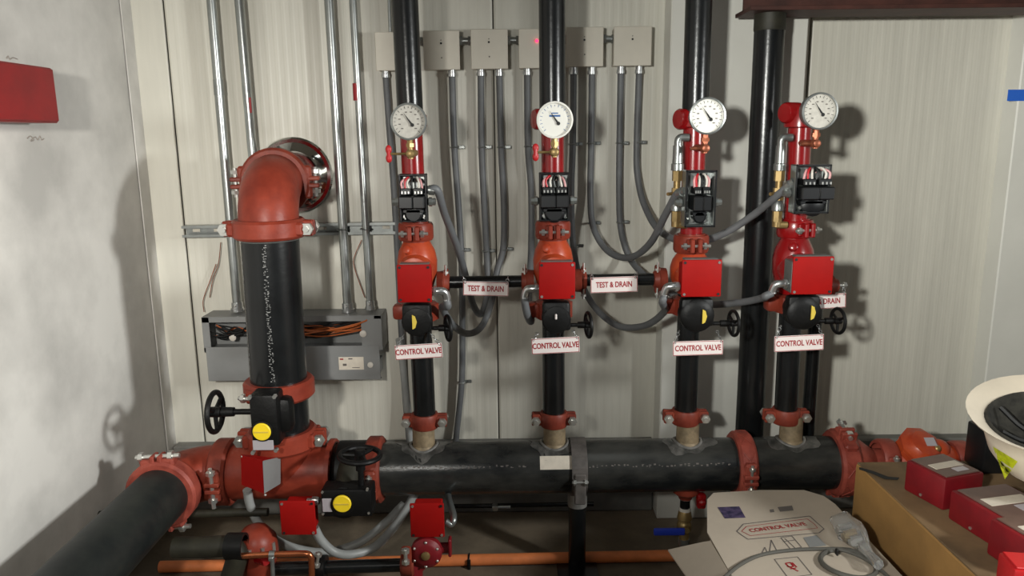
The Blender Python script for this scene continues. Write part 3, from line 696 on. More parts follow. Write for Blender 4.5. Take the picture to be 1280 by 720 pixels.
# ------------------------------------------------------------------ right end of the header
rd = thing('pipe_reducer', P(1080, 600, YH), 'coral reducer closing the right end of the header', 'pipe fitting')
e0 = HP(1056); MB().lathe(e0, HD, [(0, HR*1.02), (.03, HR*1.0), (.06, HR*.72), (.085, HR*.5), (.12, HR*.5)], 32).build('body', 'coral_paint', rd)
cv = thing('check_valve', P(1130, 590, YH), 'orange check valve lying in line beyond the right end of the header', 'valve')
v0 = e0+HD*.115+Z_*.035; L = .28
coupling(e0+HD*.125+Z_*.01, HD, .05, .05, Y_*-1, cv, m='coral_paint', earlen=.018, bl=.08, one=True)
c = e0+HD*.225+Z_*.045
MB().lathe(e0+HD*.13, HD, [(0,.045), (.03,.055), (.07,.072), (.12,.078), (.17,.066), (.2,.05), (.23,.045)], 28).build('body', 'check_orange', cv)
MB().lathe(e0+HD*.215+Z_*.03-Y_*.01, Z_*.8-Y_*.55+X_*.15, [(0,.068), (.03,.066), (.034,.070), (.044,.070), (.05,.055), (.062,.045), (.068,.02)], 9).build('bonnet', 'check_orange', cv)
MB().ball(c+V(.055, -.02, .0), .035).build('hinge_boss', 'check_orange', cv)
MB().box(c+Z_*.040-Y_*.048+X_*.005, (.045, .03, .002), Matrix.Rotation(.6, 3, 'X')).build('sticker', 'label_silver', cv)
MB().ball(c+V(.03, -.055, .02), .012).build('plug', 'brass', cv)
coupling(e0+HD*.36, HD, .05, .05, -Y_, cv, m='coral_paint', earlen=.018, bl=.08, one=True)
MB().cyl(e0+HD*.34, e0+HD*.48, .042).build('outlet_pipe', 'black_pipe', cv)

# stanchion under the header
st = thing('pipe_stand', V(HP(721).x, YH, 0), 'grey saddle strap on a black post holding up the middle of the header', 'pipe stand')
c = HP(722); mb = MB(); vs = []
for k in range(25):
    q = math.radians(-215+250*k/24) ; vs.append(c+(-Y_*math.sin(q)*0+Y_*math.cos(q)+Z_*math.sin(q)*-1)*(HR+.004))
ring = [c+(Y_*math.cos(q)+Z_*math.sin(q))*(HR+.003) for q in [2*math.pi*k/36 for k in range(37)]]
for k in range(36):
    a, b = ring[k], ring[k+1]; na = (a-c).normalized()*.005; nb = (b-c).normalized()*.005; hx = HD*.024
    mb.add([a-hx, b-hx, b+hx, a+hx, a-hx+na, b-hx+nb, b+hx+nb, a+hx+na], [(0,1,2,3), (4,5,6,7), (0,1,5,4), (2,3,7,6)])
mb.build('saddle_strap', 'strap_grey', st)
MB().box(c-Y_*(HR+.006)-Z_*.035, (.036, .014, .10), None, .004, 1).build('strap_lug', 'strap_grey', st)
bolt_mb(c-Y_*(HR+.012)-Z_*.01, X_, .05, .006).build('bolt', 'bolt', st)
MB().cyl(V(c.x, YH, c.z-HR-.0), V(c.x, YH, c.z-HR-.05), .031).build('collar', 'weld_grey', st)
MB().cyl(V(c.x, YH, c.z-HR-.05), V(c.x, YH, .008), .028).build('post', 'black_pipe', st)
MB().box(V(c.x, YH, .005), (.13, .13, .01)).build('foot_plate', 'black_pipe', st)

# drain valve with a blue lever under the header
dv = thing('ball_valve', P(858, 690, 2.2), 'brass ball valve with blue lever hanging under the header', 'valve')
c = P(857, 612, YH); c.z = HP(858).z-HR
MB().lathe(V(c.x, YH, c.z+.012), -Z_, [(0,.045), (.02,.042), (.035,.024), (.045,.02)], 24).build('outlet', 'coupling_paint', dv)
z = c-Z_*.03
MB().cyl(z, z-Z_*.004, .019).build('seal_ring', 'wire_white', dv); MB().cyl(z-Z_*.034, z-Z_*.044, .019).build('seal_ring', 'wire_white', dv)
MB().cyl(z, z-Z_*.04, .016).build('nipple', 'black_pipe', dv)
z = z-Z_*.042
MB().lathe(z, -Z_, [(0,.017), (.006,.02), (.03,.024), (.036,.018), (.05,.022), (.07,.022), (.078,.016), (.1,.016)], 14).ball(z-Z_*.055, .024).cyl(z-Z_*.055, z-Z_*.055-Y_*.035, .01, n=10).build('body', 'brass', dv)
MB().box(z-Z_*.058-Y_*.033-X_*.055, (.10, .012, .024), None, .005, 2).build('lever', 'blue', dv)
MB().lathe(z-Z_*.1, -Z_, [(0,.018), (.02,.018), (.03,.012)], 10).cyl(z-Z_*.12, V(z.x, z.y, .0), .011, n=12).build('tailpiece', 'galv', dv)
MB().box(V(c.x+.045, YH-.02, c.z-.03), (.03, .03, .05), None, .008).ball(V(c.x+.045, YH-.035, c.z-.03), .014).build('side_lug', 'spool_red', dv)

# ------------------------------------------------------------------ conduits on the wall
def conduit(px, lab, name, r=.0155, Yc=2.625, m='zinc', end=None, group='rigid conduits'):
    pts = [P(x, y, Yc) for x, y in px]; d = (pts[0]-pts[1]).normalized()
    t = thing(name, pts[-1], lab, 'conduit', group)
    MB().tube([pts[0]+d*.5]+pts if len(pts) > 1 else pts, r, 16, 0).build('tube', m, t)
    if end:
        e = pts[-1]; MB().lathe(e+Z_*.03, -Z_, [(0, r*1.25), (.02, r*1.25), (.021, r*1.45), (.032, r*1.45)], 16).build('connector', 'silver', t)
        MB().ball(e+Z_*.02-Y_*r*1.3, .004).build('set_screw', 'bolt', t)
    return t, pts
t, p = conduit([(264,0),(297,388)], 'leftmost shiny steel conduit dropping to the open wireway', 'rigid_conduit', end=True)
q = lerp(p[0], p[1], .29); MB().lathe(q, Z_, [(0,.0168), (.05,.0168)], 14).build('sleeve', 'galv', t)
t, p = conduit([(299,0),(333,390)], 'second steel conduit from the left passing behind the orange elbow', 'rigid_conduit')
q = lerp(p[0], p[1], .32); MB().box(q+V(.011, -.012, 0), (.006, .006, .05)).build('tape_mark', 'sign_red', t)
t, p = conduit([(411,0),(435,389)], 'third steel conduit from the left, right of the orange elbow', 'rigid_conduit', end=True)
t, p = conduit([(441,0),(463,386)], 'fourth steel conduit from the left, with a red stripe, nearest the leftmost riser', 'rigid_conduit', r=.0125, end=True)
q = P(446, 115, 2.625); MB().lathe(q-Z_*.028, Z_, [(0,.0129), (.056,.0129)], 14).build('tape_mark', 'sign_red', t)
conduit([(486.5,0),(488,40)], 'thin steel conduit entering the top of the leftmost junction box', 'rigid_conduit', r=.006, Yc=2.645)
# strut
a = P(230, 289, 2.65); b = P(495, 284.5, 2.65)
ss = thing('strut_channel', lerp(a, b, .5)-Z_*.02, 'slotted steel strut fixed across the wall behind the conduits', 'strut')
R = Matrix((( b-a).normalized(), Y_, Z_)).transposed(); L = (b-a).length; m_ = lerp(a, b, .5)
mb = MB().box(m_+Y_*.018, (L, .003, .036), R)
for s_ in (-1, 1): mb.box(m_+Z_*s_*.019, (L, .038, .003), R); mb.box(m_+Z_*s_*.0155-Y_*.018, (L, .003, .009), R)
mb.build('channel', 'galv', ss)
for k in range(10):
    MB().box(lerp(a, b, (k+.5)/10)+Y_*.0158, (.026, .002, .011), R, .0009, 1).build('slot', 'jbox', ss)
for x in (281, 427, 456):
    q = P(x, 286, 2.63); q = lerp(a, b, (q.x-a.x)/(b.x-a.x))
    MB().torus(V(P(x+(7 if x < 300 else 1), 286, 2.625).x, 2.625, q.z), Z_, .0175, .0022, 20, 6).box(q+V(.0, -.02, .024), (.02, .01, .012)).build('clamp', 'galv', ss)
# wireway
Yw0 = 2.57; Yb = 2.676
a = P(252, 397, Yw0); b = P(478, 438, Yw0)
ww = thing('wireway', V((a.x+b.x)/2, 2.62, b.z), 'open grey wireway trough full of wires behind the wide supply riser', 'wireway')
W = b.x-a.x; H = a.z-b.z; cx = (a.x+b.x)/2; cz = (a.z+b.z)/2; D = Yb-Yw0
MB().box((cx, Yb-.002, cz), (W, .003, H)).build('back_panel', 'wireway_grey', ww)
MB().box((cx, (Yw0+Yb)/2, a.z), (W, D, .003)).box((cx, Yw0, a.z-.009), (W, .003, .018)).build('top_panel', 'wireway_grey', ww)
MB().box((cx, (Yw0+Yb)/2, b.z), (W, D, .003)).box((cx, Yw0, b.z+.008), (W, .003, .016)).build('bottom_panel', 'wireway_grey', ww)
for s_ in (-1, 1): MB().box((cx+s_*W/2, (Yw0+Yb)/2, cz), (.003, D, H)).box((cx+s_*(W/2-.012), Yw0, cz), (.024, .003, H)).build('end_panel', 'wireway_grey', ww)
xr2 = P(452, 415, Yw0).x; MB().box(((xr2+b.x)/2, Yw0-.001, cz-.004), (b.x-xr2, .003, H*.9)).build('front_plate', 'wireway_grey', ww)
for x, y in ((291,422),(454,417)):
    q = P(x, y, 2.60 if x < 300 else Yw0-.003); MB().lathe(q, -Y_, [(0,.012), (.003,.012), (.005,.008)], 16).build('knockout_plug', 'wire_white', ww)
for k in range(46):
    left = k < 16; x0, x1 = (262, 312) if left else (368, 462)
    xa = random.uniform(x0, x0+12); xb = random.uniform(x1-14, x1); y0_ = random.uniform(405, 424); y1_ = random.uniform(402, 412) if not left else random.uniform(405, 420)
    yy = random.uniform(2.585, 2.655); col = random.choice(['wire_black']*8+['wire_orange']*(2 if left else 5)+['wire_white'])
    MB().tube([P(xa, y0_, yy), P(lerp(xa, xb, .35), lerp(y0_, y1_, .3)+random.uniform(-2, 6), yy), P(lerp(xa, xb, .7), lerp(y0_, y1_, .7)+random.uniform(-3, 4), yy), P(xb, y1_, yy)], .0026, 5, 4).build('wire', col, ww)
MB().tube([P(362,420,2.575), P(390,416,2.56), P(425,410,2.56), P(455,402,2.565), P(461,396,2.58)], .003, 6, 5).build('wire', 'wire_orange', ww)
MB().tube([P(370,412,2.575), P(400,414,2.565), P(440,408,2.562), P(459,399,2.575)], .003, 6, 5).build('wire', 'wire_orange', ww)
a = P(257, 434, Yw0-.004); b = P(476, 474, Yw0-.004)
cvp = thing('wireway_cover', V((a.x+b.x)/2, Yw0-.004, b.z), 'grey sheet metal cover hanging below the open wireway with a white label', 'cover')
MB().box(((a.x+b.x)/2, Yw0-.004, (a.z+b.z)/2), (b.x-a.x, .003, a.z-b.z), None, .001, 1).box(((a.x+b.x)/2, Yw0+.006, b.z+.001), (b.x-a.x, .02, .003)).box(((a.x+b.x)/2, (Yw0+Yb)/2, b.z+.03), (b.x-a.x-.02, Yb-Yw0, .05)).build('plate', 'wireway_grey', cvp)
q0_ = P(423, 446.5, Yw0-.007); q1_ = P(455, 462, Yw0-.007)
lb = MB().box(((q0_.x+q1_.x)/2, Yw0-.0062, (q0_.z+q1_.z)/2), (q1_.x-q0_.x, .001, q0_.z-q1_.z)).build('label', 'paper', cvp)
q = P(427, 449, Yw0-.0075); MB().box(q, (.012, .001, .005)).build('label_logo', 'sign_red', lb)
q = P(438, 448.5, Yw0-.0075); MB().box(q, (.014, .001, .004)).box(P(431, 456, Yw0-.0075), (.013, .001, .008)).box(P(445, 459.5, Yw0-.0075), (.026, .001, .002)).build('label_print', 'ink_grey', lb)
q = P(463, 456, Yw0-.006); MB().lathe(q, -Y_, [(0,.010), (.003,.010), (.004,.006)], 16).build('knockout_plug', 'wire_white', cvp)
# loose hair wires beside the conduits
for k, pts in enumerate(([(452,300),(444,318),(442,330),(448,350),(456,372)], [(276,303),(273,330),(266,350),(262,372)], [(255,390),(254,375),(262,352),(270,330)])):
    tag(MB().tube([P(x, y, 2.66) for x, y in pts], .0016, 5, 5).build('loose_wire', 'bronze'), ['thin loose wire hanging beside the fourth steel conduit', 'thin loose wire beside the leftmost steel conduit', 'thin loose wire rising from the left end of the wireway'][k], 'wire')

# junction boxes
JB = [(468,515,40,88), (528.5,575,38.5,87), (588,635,36.5,86), (648,695,36,85), (707.5,754,34,83), (767.5,814,33,82)]
jl = ['leftmost of the six cream junction boxes, half hidden by the leftmost riser', 'cream junction box just right of the leftmost riser', 'cream junction box midway between the two leftmost risers', 'cream junction box with a red indicator light beside the second riser', 'cream junction box just right of the second riser', 'rightmost of the six cream junction boxes']
Yj = 2.612; JC = []
for k, (x0, x1, y0_, y1_) in enumerate(JB):
    a = P(x0, y0_, Yj); b = P(x1, y1_, Yj); c = (a+b)/2; JC.append(c)
    t = thing('junction_box', V(c.x, 2.65, b.z), jl[k], 'junction box', 'junction boxes on the back wall')
    MB().box(V(c.x, (Yj+YW)/2+.004, c.z), (b.x-a.x-.004, YW-Yj-.006, a.z-b.z-.004), None, .003, 1).build('body', 'jbox', t)
    MB().box(V(c.x, Yj+.001, c.z), (b.x-a.x, .004, a.z-b.z), None, .0018, 1).build('cover', 'jbox', t)
    if k in (1, 2, 4, 5):
        MB().cyl(V(c.x-.001, Yj-.002, c.z+.022), V(c.x-.001, Yj-.0005, c.z+.022), .0035, n=10).build('indicator', 'black', t)
        MB().cyl(V(c.x-.001, Yj-.0015, c.z+.032), V(c.x-.001, Yj-.0005, c.z+.032), .002, n=8).build('screw', 'ink_grey', t)
        if k != 5: MB().cyl(V(c.x, Yj-.002, c.z-.024), V(c.x, Yj-.0005, c.z-.024), .0025, n=8).build('screw', 'ink_grey', t)
    if k == 3: MB().ball(P(671, 51, Yj-.004), .005).build('indicator_light', 'red_led', t)
    if k < 5:
        a2 = P(x1, 52-k*.8, 2.65); b2 = P(JB[k+1][0], 52-k*.8, 2.65)
        MB().cyl(a2-X_*.004, b2+X_*.004, .011, n=14).lathe(a2, X_, [(0,.016), (.008,.016)], 6).lathe(b2, -X_, [(0,.016), (.008,.016)], 6).build('nipple', 'galv', t)

# flexible conduits
def flex(pts, lab, straps=(), r=.0112, m='flex_grey', endf=None, conn=True):
    p = [Vector(q) if not isinstance(q, tuple) or len(q) == 4 else P(*q) for q in pts]
    t = thing('flexible_conduit', min(p, key=lambda v: v.z), lab, 'conduit', 'grey flexible conduits')
    MB().tube(p, r, 12, 8).build('sheath', m, t)
    if conn:
        e = p[0]; MB().lathe(e+Z_*.022, -Z_, [(0,.015), (.008,.015), (.009,.0125), (.02,.0125), (.021,.0145), (.032,.0145)], 12).build('connector', 'silver', t)
    if endf:
        d = (p[-1]-p[-2]).normalized(); MB().lathe(p[-1]-d*.02, d, [(0,.014), (.016,.014), (.017,.011), (.03,.011)], 12).build('end_fitting', 'galv', t)
    for x, y, s_ in straps:
        q = P(x, y, 2.65); MB().torus(q, Z_, .0115, .0028, 18, 6).box(q+V(s_*.022, .012, 0), (.024, .006, .012), None, .002, 1).cyl(q+V(s_*.025, .012, 0), q+V(s_*.025, .004, 0), .004, n=8).build('strap', 'galv', t)
    return t
W_ = 2.648
flex([(482,93,W_),(486,150,W_),(492,230,W_),(497,320,W_),(502,420,W_),(506,490,W_),(512,556,2.62)], 'grey flexible conduit running down the wall behind the leftmost riser')
flex([(565,92,W_),(568,184,W_),(574,270,W_),(577,330,W_),(578,410,W_),(577,480,W_),(570,550,W_),(566,620,2.6)], 'grey flexible conduit running straight from the second box down behind the header', [(568.5,184,1),(576,313,1),(577.5,478,1)])
fl0 = RV[0]['flow']
flex([(601,91,W_),(602,184,W_),(606,270,W_),(609,330,W_),(610,362,2.62),(602,392,2.56),(592,382,2.48),(584,352,2.40),(572,310,2.30),(556,268,2.2),fl0+V(.028,.0,-.002),fl0], 'grey flexible conduit looping to the flow switch of the leftmost riser', [(602.5,184,1),(607,314,1)], endf=1)
flex([(624,91,W_),(626.5,184,W_),(630,260,W_),(629,310,W_),(621,340,2.63),(615,375,2.58),(602,408,2.5),(584,417,2.42),(566,406,2.3),(553,385,2.2),RV[0]['tamper']+V(.001,.004,-.02),RV[0]['tamper']], 'grey flexible conduit looping low to the red switch box of the leftmost riser', [(626.5,184,1),(630,312,1)])
flex([(659,90,W_),(660,183,W_),(664,240,W_),(664,310,2.6),(661,370,2.45),(664,400,2.25),(660,396,2.16),RV[1]['tamper']+V(0,.004,-.02),RV[1]['tamper']], 'grey flexible conduit running down just left of the second riser', [(660,183,1)])
flex([(717,89,W_),(716,179,W_),(714,240,W_),(716,300,W_),(724,345,2.63),(742,382,2.58),(772,407,2.5),(806,407,2.4),(830,390,2.26),RV[2]['tamper']+V(-.004,.006,-.022),RV[2]['tamper']], 'grey flexible conduit sagging low to the red switch box of the third riser', [(716.5,180,1),(718,308,1)])
f2 = RV[2]['flow']
flex([(740,89,W_),(739,180,W_),(738,245,W_),(742,285,2.62),(760,314,2.56),(787,322,2.48),(812,305,2.36),(832,268,2.24),(846,243,2.17),f2], 'grey flexible conduit curving up to the flow switch of the third riser', [(739,179,1),(739,279,1)], endf=1)
flex([(776,88,W_),(774.5,179,W_),(774,240,W_),(776,285,W_),(785,318,2.64),(801,340,2.56),(835,365,2.45),(880,380,2.4),(925,378,2.32),(955,372,2.22),RV[3]['tamper']+V(-.02,.006,-.012),RV[3]['tamper']], 'grey flexible conduit passing behind the third riser to the rightmost red switch box', [(774.5,179,1),(775,278,1)])
f3 = RV[3]['flow']
flex([(799,88,W_),(796,179,W_),(797,220,2.64),(806,258,2.6),(826,290,2.5),(862,303,2.38),(900,294,2.32),(940,270,2.26),(972,244,2.18),f3], 'grey flexible conduit swinging across the tall pipe to the rightmost flow switch', [(797,178,1)], endf=1)
# silver flexible tail left of the leftmost riser
flex([(499,424,2.3),(503,450,2.32),(506,480,2.32),(510,520,2.34),(514,556,2.36)], 'silvery flexible conduit behind the leftmost control valve sign', [], r=.0115, m='flex_light', conn=False)
# loops under the header
flex([(309,612,2.13),(313,632,2.14),(324,655,2.15),(345,675,2.16),(375,687,2.17),(410,690,2.18),(450,678,2.21),(480,655,2.25),(505,630,2.30)], 'grey flexible conduit drooping from the grey-sided red box under the tee', r=.0135, conn=False, m='flex_light')
flex([(393,660,2.07),(402,676,2.08),(418,690,2.09),(440,693,2.1),(468,684,2.14),(490,662,2.2),(508,636,2.23),(520,615,2.25)], 'grey flexible conduit drooping from the square red box below the yellow-disc operator', r=.0135, conn=False, m='flex_light')
flex([P(557,652,2.05), P(564,655,2.05), P(567,645,2.07), P(560,618,2.2), P(562,590,2.4)], 'short zinc conduit bend beside the drain valve switch box', r=.010, conn=False, m='galv')

# ------------------------------------------------------------------ low pipework on the floor
def simple(name, mb, m, lab, cat): return tag(mb.build(name, m), lab, cat)
# orange pipe along the floor
a = PZ(200, 708.5, .0195); b = PZ(860, 694, .0195)
op = thing('orange_pipe', lerp(a, b, .5)-Z_*.02, 'long bright orange pipe running low along the floor under the header', 'pipe')
MB().cyl(a, b, .0185, n=24).build('pipe_body', 'orange_pipe', op)
q = lerp(a, b, (P(587,697,2.3).x-a.x)/(b.x-a.x))
MB().torus(q, X_, .0195, .003, 20, 6).cyl(q-Y_*.021+Z_*.012, V(q.x, q.y-.021, 0), .006, n=10).build('hanger', 'black_cast', op)
# thin wall pipe low down
a = P(560, 633, 2.56); b = P(742, 630, 2.56)
lp = thing('low_pipe', lerp(a, b, .5)-Z_*.02, 'thin dark pipe clipped along the foot of the back wall', 'pipe')
MB().cyl(a, b, .008, n=12).build('tube', 'black_pipe', lp)
q = P(619, 634, 2.53); MB().box(q, (.02, .03, .02), None, .004, 1).cyl(q+X_*.01, q+X_*.055, .005, n=8).build('clip', 'silver', lp)
a = P(116, 644, 2.14); a.x = XL; b = P(335, 640, 2.14)
lp = thing('low_pipe', lerp(a, b, .5)-Z_*.02, 'dark pipe running from the left wall behind the supply main', 'pipe')
MB().cyl(a, b, .013, n=14).build('tube', 'olive_dark', lp)
q = P(157, 634, 2.12); MB().torus(q, X_, .014, .003, 14, 6).ball(q+Z_*.016, .008).build('clip', 'galv', lp)
# low fittings at the bottom left
Yl = 1.98
t = thing('drain_elbow', P(265, 715, Yl), 'dark olive pipe elbow low down beside the supply main', 'pipe elbow')
MB().tube([P(218,684,Yl), P(255,684,Yl), P(285,683,Yl), P(296,692,Yl), P(292,712,Yl), P(284,735,Yl)], .030, 18, 5).build('body', 'olive_dark', t)
MB().lathe(P(284,683,Yl), X_, [(0,.031), (0,.038), (.05,.038), (.05,.031)], 18, cap=False).build('band', 'black_cast', t)
t = thing('alarm_check_valve', P(325, 730, 2.04), 'orange cast valve low down behind the copper tube', 'valve')
c = P(322, 695, 2.06)
MB().lathe(c-Z_*.11, Z_, [(0,.05), (.02,.05), (.03,.04), (.08,.05), (.12,.062), (.17,.058), (.2,.035), (.205,.02)], 26).build('body', 'orange_paint', t)
for k in range(5):
    q = math.radians(200+35*k); MB().cyl(c+V(math.cos(q)*.06, math.sin(q)*.06, .03), c+V(math.cos(q)*.06, math.sin(q)*.06, .055), .006, n=6).build('bolt', 'bolt', t)
MB().cyl(c+V(.02, -.05, .02), c+V(.05, -.075, .03), .015).build('side_port', 'spool_red', t)
t = thing('copper_tube', P(388, 730, 1.96), 'bright copper tube bending down in front of the orange valve', 'pipe')
MB().tube([P(298,695,1.96), P(320,694,1.96), P(340,693,1.96), P(360,692.5,1.96), P(382,692,1.96), P(388,695,1.96), P(389.5,702,1.96), P(390,725,1.96), P(391,760,1.96)], .0088, 12, 5).build('tube', 'copper', t)
MB().lathe(P(337,693,1.96), X_, [(0,.011), (.016,.011)], 12).cyl(P(340,696,1.955), P(343,760,1.955), .006, n=10).box(P(339,698.5,1.95), (.014, .012, .012), None, .002, 1).build('hanger', 'galv', t)
t = thing('drain_main', P(450, 725, 2.02), 'glossy black pipe running low to the round red drain valve', 'pipe')
MB().cyl(P(345,711,2.03), P(510,706,2.03), .0195, n=24).build('pipe_body', 'black_pipe', t)
MB().lathe(P(393,709.5,2.03), X_, [(0,.02), (0,.036), (.035,.036), (.035,.02)], 20, cap=False).build('coupling', 'black_cast', t)
bolt_mb(P(397,700,1.99), Z_+X_*.2, .05, .006).build('bolt', 'bolt', t)
t = thing('drain_valve', P(535, 730, 2.03), 'round red angle valve with brass centre low under the header', 'valve')
c = P(534, 685, 2.04)
MB().lathe(c, -Y_, [(0,.03), (.01,.046), (.03,.046), (.038,.036), (.042,.03)], 24).tube([c+Y_*.01, c+V(-.02, .01, -.035), c+V(-.045, .0, -.06), c+V(-.05, 0, -.11)], .033, 16, 5).build('body', 'device_red', t)
MB().lathe(P(510,705,2.03)-X_*.02, X_, [(0,.03), (.01,.036), (.035,.036), (.04,.03)], 20).box(P(508,695,2.0), (.03, .02, .06), None, .008).build('flange', 'coupling_paint', t)
bolt_mb(P(507,696,1.98), Z_, .05, .007).build('bolt', 'bolt', t)
for k in range(6):
    q = 2*math.pi*k/6+.5; MB().ball(c+V(math.cos(q)*.038, -.037, math.sin(q)*.038), .0045).build('screw', 'bolt', t)
MB().lathe(c-Y_*.04, -Y_, [(0,.013), (.006,.013), (.01,.006)], 14).build('centre_plug', 'brass', t)
MB().cyl(c+X_*.03, c+X_*.07, .016, n=14).build('neck', 'device_red', t)
MB().box(P(562.5,683,2.03), (.009, .03, .055), None, .003, 1).build('handle', 'device_red', t)

# ------------------------------------------------------------------ right foreground
# tan carton
zt_ = .46
c0 = PZ(1070, 579, zt_); xk = c0.x; yb = c0.y
tc = thing('cardboard_carton', V(xk+.4, yb-.6, 0), 'large tan cardboard carton in the right corner with red device boxes on top', 'carton')
MB().box((xk+.45, yb-.6, zt_/2), (.9, 1.2, zt_-.002), None, .003, 1).build('body', 'cardboard', tc)
MB().box((xk+.225, yb-.6, zt_+.0015), (.445, 1.196, .005), None, .001, 1).build('top_flap', 'cardboard_top_shaded', tc)
MB().box((xk+.675, yb-.6, zt_+.0015), (.445, 1.196, .005), None, .001, 1).build('top_flap', 'cardboard_top_shaded', tc)
MB().prism([PZ(1074,584,zt_+.006), PZ(1092,589,zt_+.006), PZ(1110,596,zt_+.006), PZ(1124,597,zt_+.006), PZ(1122,600,zt_+.006), PZ(1106,599,zt_+.006), PZ(1090,592,zt_+.006), PZ(1074,587,zt_+.006)], (0,0,.0006)).build('marker_line', 'black', tc)
ztt = zt_+.0045
def device(poly_front_left, poly_front_right, ln, h, label, m='device_red', plate=True):
    """red device box: two bottom corners of its front edge on the carton, depth ln, height h"""
    a = PZ(*poly_front_left, ztt); b = PZ(*poly_front_right, ztt)
    u = (b-a).normalized(); v = Z_.cross(u); W = (b-a).length; c = (a+b)/2+v*ln/2
    R = Matrix((u, v, Z_)).transposed(); t = thing('device_box', V(c.x, c.y, ztt), label, 'device box', 'red device boxes on the carton')
    MB().box(c+Z_*(h/2), (W, ln, h), R, .006, 2).build('body', m, t)
    MB().box(c+Z_*(h+.0015), (W*.9, ln*.86, .004), R, .0015, 1).build('back_plate', 'device_plate' if plate else m, t)
    MB().box(c+Z_*(h+.0042)+u*W*.02+v*ln*.0, (W*.22, ln*.7, .0012), R).build('paper_label', 'paper', t)
    MB().box(c+Z_*(h+.0042)+u*W*.26+v*ln*.12, (W*.16, ln*.3, .0012), R).build('small_label', 'label_silver', t)
    q = a+u*W*.45+Z_*.012; MB().cyl(q+v*.003, q-v*.002, .004, n=8).build('screw', 'bolt', t)
    return t
device((1129,612), (1178,639), .125, .084, 'red device box farthest back on the carton, beside the check valve')
device((1184,648), (1250,690), .16, .075, 'red device box in the middle of the row on the carton')
device((1232,692), (1290,730), .15, .085, 'red device box under the near side of the hard hat')
device((1262,762), (1340,768), .07, .085, 'brighter red device box at the bottom right corner', 'device_bright', False)
# white carton with printing
zw = .36
def W2(x, y, dz=0): return PZ(x, y, zw+dz)
wc_ = thing('white_carton', V(W2(980, 680).x, W2(980, 680).y, 0), 'white printed carton lying open in front of the right half of the header', 'carton')
poly = [W2(884,624), W2(892,616), W2(950,612.5), W2(1005,612.5), W2(1030,620), W2(1044,630), W2(1128,720), W2(1200,798), W2(960,800), W2(915,720), W2(884,665)]
MB().prism(poly, (0,0,-.004)).build('lid', 'white_board', wc_)
pa, pb2, pc, pd = W2(888,668), W2(1048,640), W2(1185,790), W2(955,795)
MB().prism([V(p.x, p.y, zw-.0045) for p in (pa, V(pb2.x-.01, pa.y, 0), pc, pd)], (0,0,-(zw-.0045))).build('body', 'white_board', wc_)
fl = [W2(888,676), PZ(878,677.5,zw-.01), PZ(835,687,zw-.05), PZ(858,720,zw-.05), PZ(885,760,zw-.05), W2(938,760)]
MB().prism(fl, (0,0,-.004)).build('side_flap', 'white_board', wc_)
def pr(pts, m, name, dz=.0008): return MB().prism([W2(x, y, dz) for x, y in pts], (0,0,.0003)).build(name, m, wc_)
pr([(897,634),(924,633),(932,647),(906,648)], 'photo_print', 'printed_photo')
def stroke(pts, wd, m, name):
    mb = MB()
    for (a, b) in zip(pts[:-1], pts[1:]):
        p, q = W2(*a, .0008), W2(*b, .0008); n = (q-p).cross(Z_).normalized()*wd; mb.add([p-n, q-n, q+n, p+n], [(0,1,2,3)])
    return mb.build(name, m, wc_, recalc=False)
stroke([(921,664),(929,655),(1012,645),(1022,654),(1030,661),(1024,666),(935,674),(926,668),(921,664)], .0016, 'ink_grey', 'printed_sign_outline')
stroke([(927,664),(933,658),(1009,648.5),(1018,655),(1022,660),(938,669.5),(927,664)], .0009, 'sign_red', 'printed_sign_outline')
u = (W2(1008,655)-W2(938,664)).normalized(); v = Z_.cross(u)
text_mb('CONTROL VALVE', .024, W2(972.5,659,.0012), u, v, .0004, .86).build('lettering', 'sign_red', wc_, recalc=False)
for q in ([(956,684),(960,692),(952,692),(956,684)], [(964,675),(972,690),(962,689),(964,675)], [(976,672),(990,670),(1002,684),(988,686),(976,672)], [(981,673),(994,685)], [(979,677),(993,675)]): stroke(q, .0013, 'ink_grey', 'printed_figure')
pr([(1004,672),(1021,669),(1033,682),(1012,684)], 'wireway_grey', 'printed_panel')
pr([(962,637),(967,636.5),(968,640),(963,640.5)], 'ink_grey', 'printed_line'); pr([(972,634),(990,632),(992,638),(975,639.5)], 'ink_grey', 'printed_line', .0007)
stroke([(968,699),(997,696),(1015,718),(985,722),(968,699)], .0012, 'ink_grey', 'printed_frame')
for q in ([(982,704),(988,703),(992,708),(986,709),(982,704)], [(988,711),(995,710)], [(990,703),(996,709)], [(984,707),(998,714)]): stroke(q, .002, 'sign_red', 'printed_symbol')
# grey cord with ring
cd = thing('sensor_cord', W2(1050, 700), 'grey cord with a coiled ring end lying on the white carton', 'cord')
MB().tube([W2(905,722,.005), W2(925,706,.005), W2(950,694,.005), W2(985,688,.005), W2(1025,686,.006), W2(1050,687,.012), W2(1078,697,.010), W2(1100,712,.006), W2(1120,730,.005)], .0045, 8, 6).build('cord', 'cord_grey', cd)
c = W2(1060, 704, .006); pts = [c+V(math.cos(q)*.062, math.sin(q)*.062, .002*math.sin(q*2)) for q in [2*math.pi*k/28 for k in range(29)]]
MB().tube(pts, .006, 8, 0).build('coil', 'cord_grey', cd)
MB().box(W2(1046,690,.014), (.006, .012, .016), None, .002, 1).build('clip', 'black', cd)
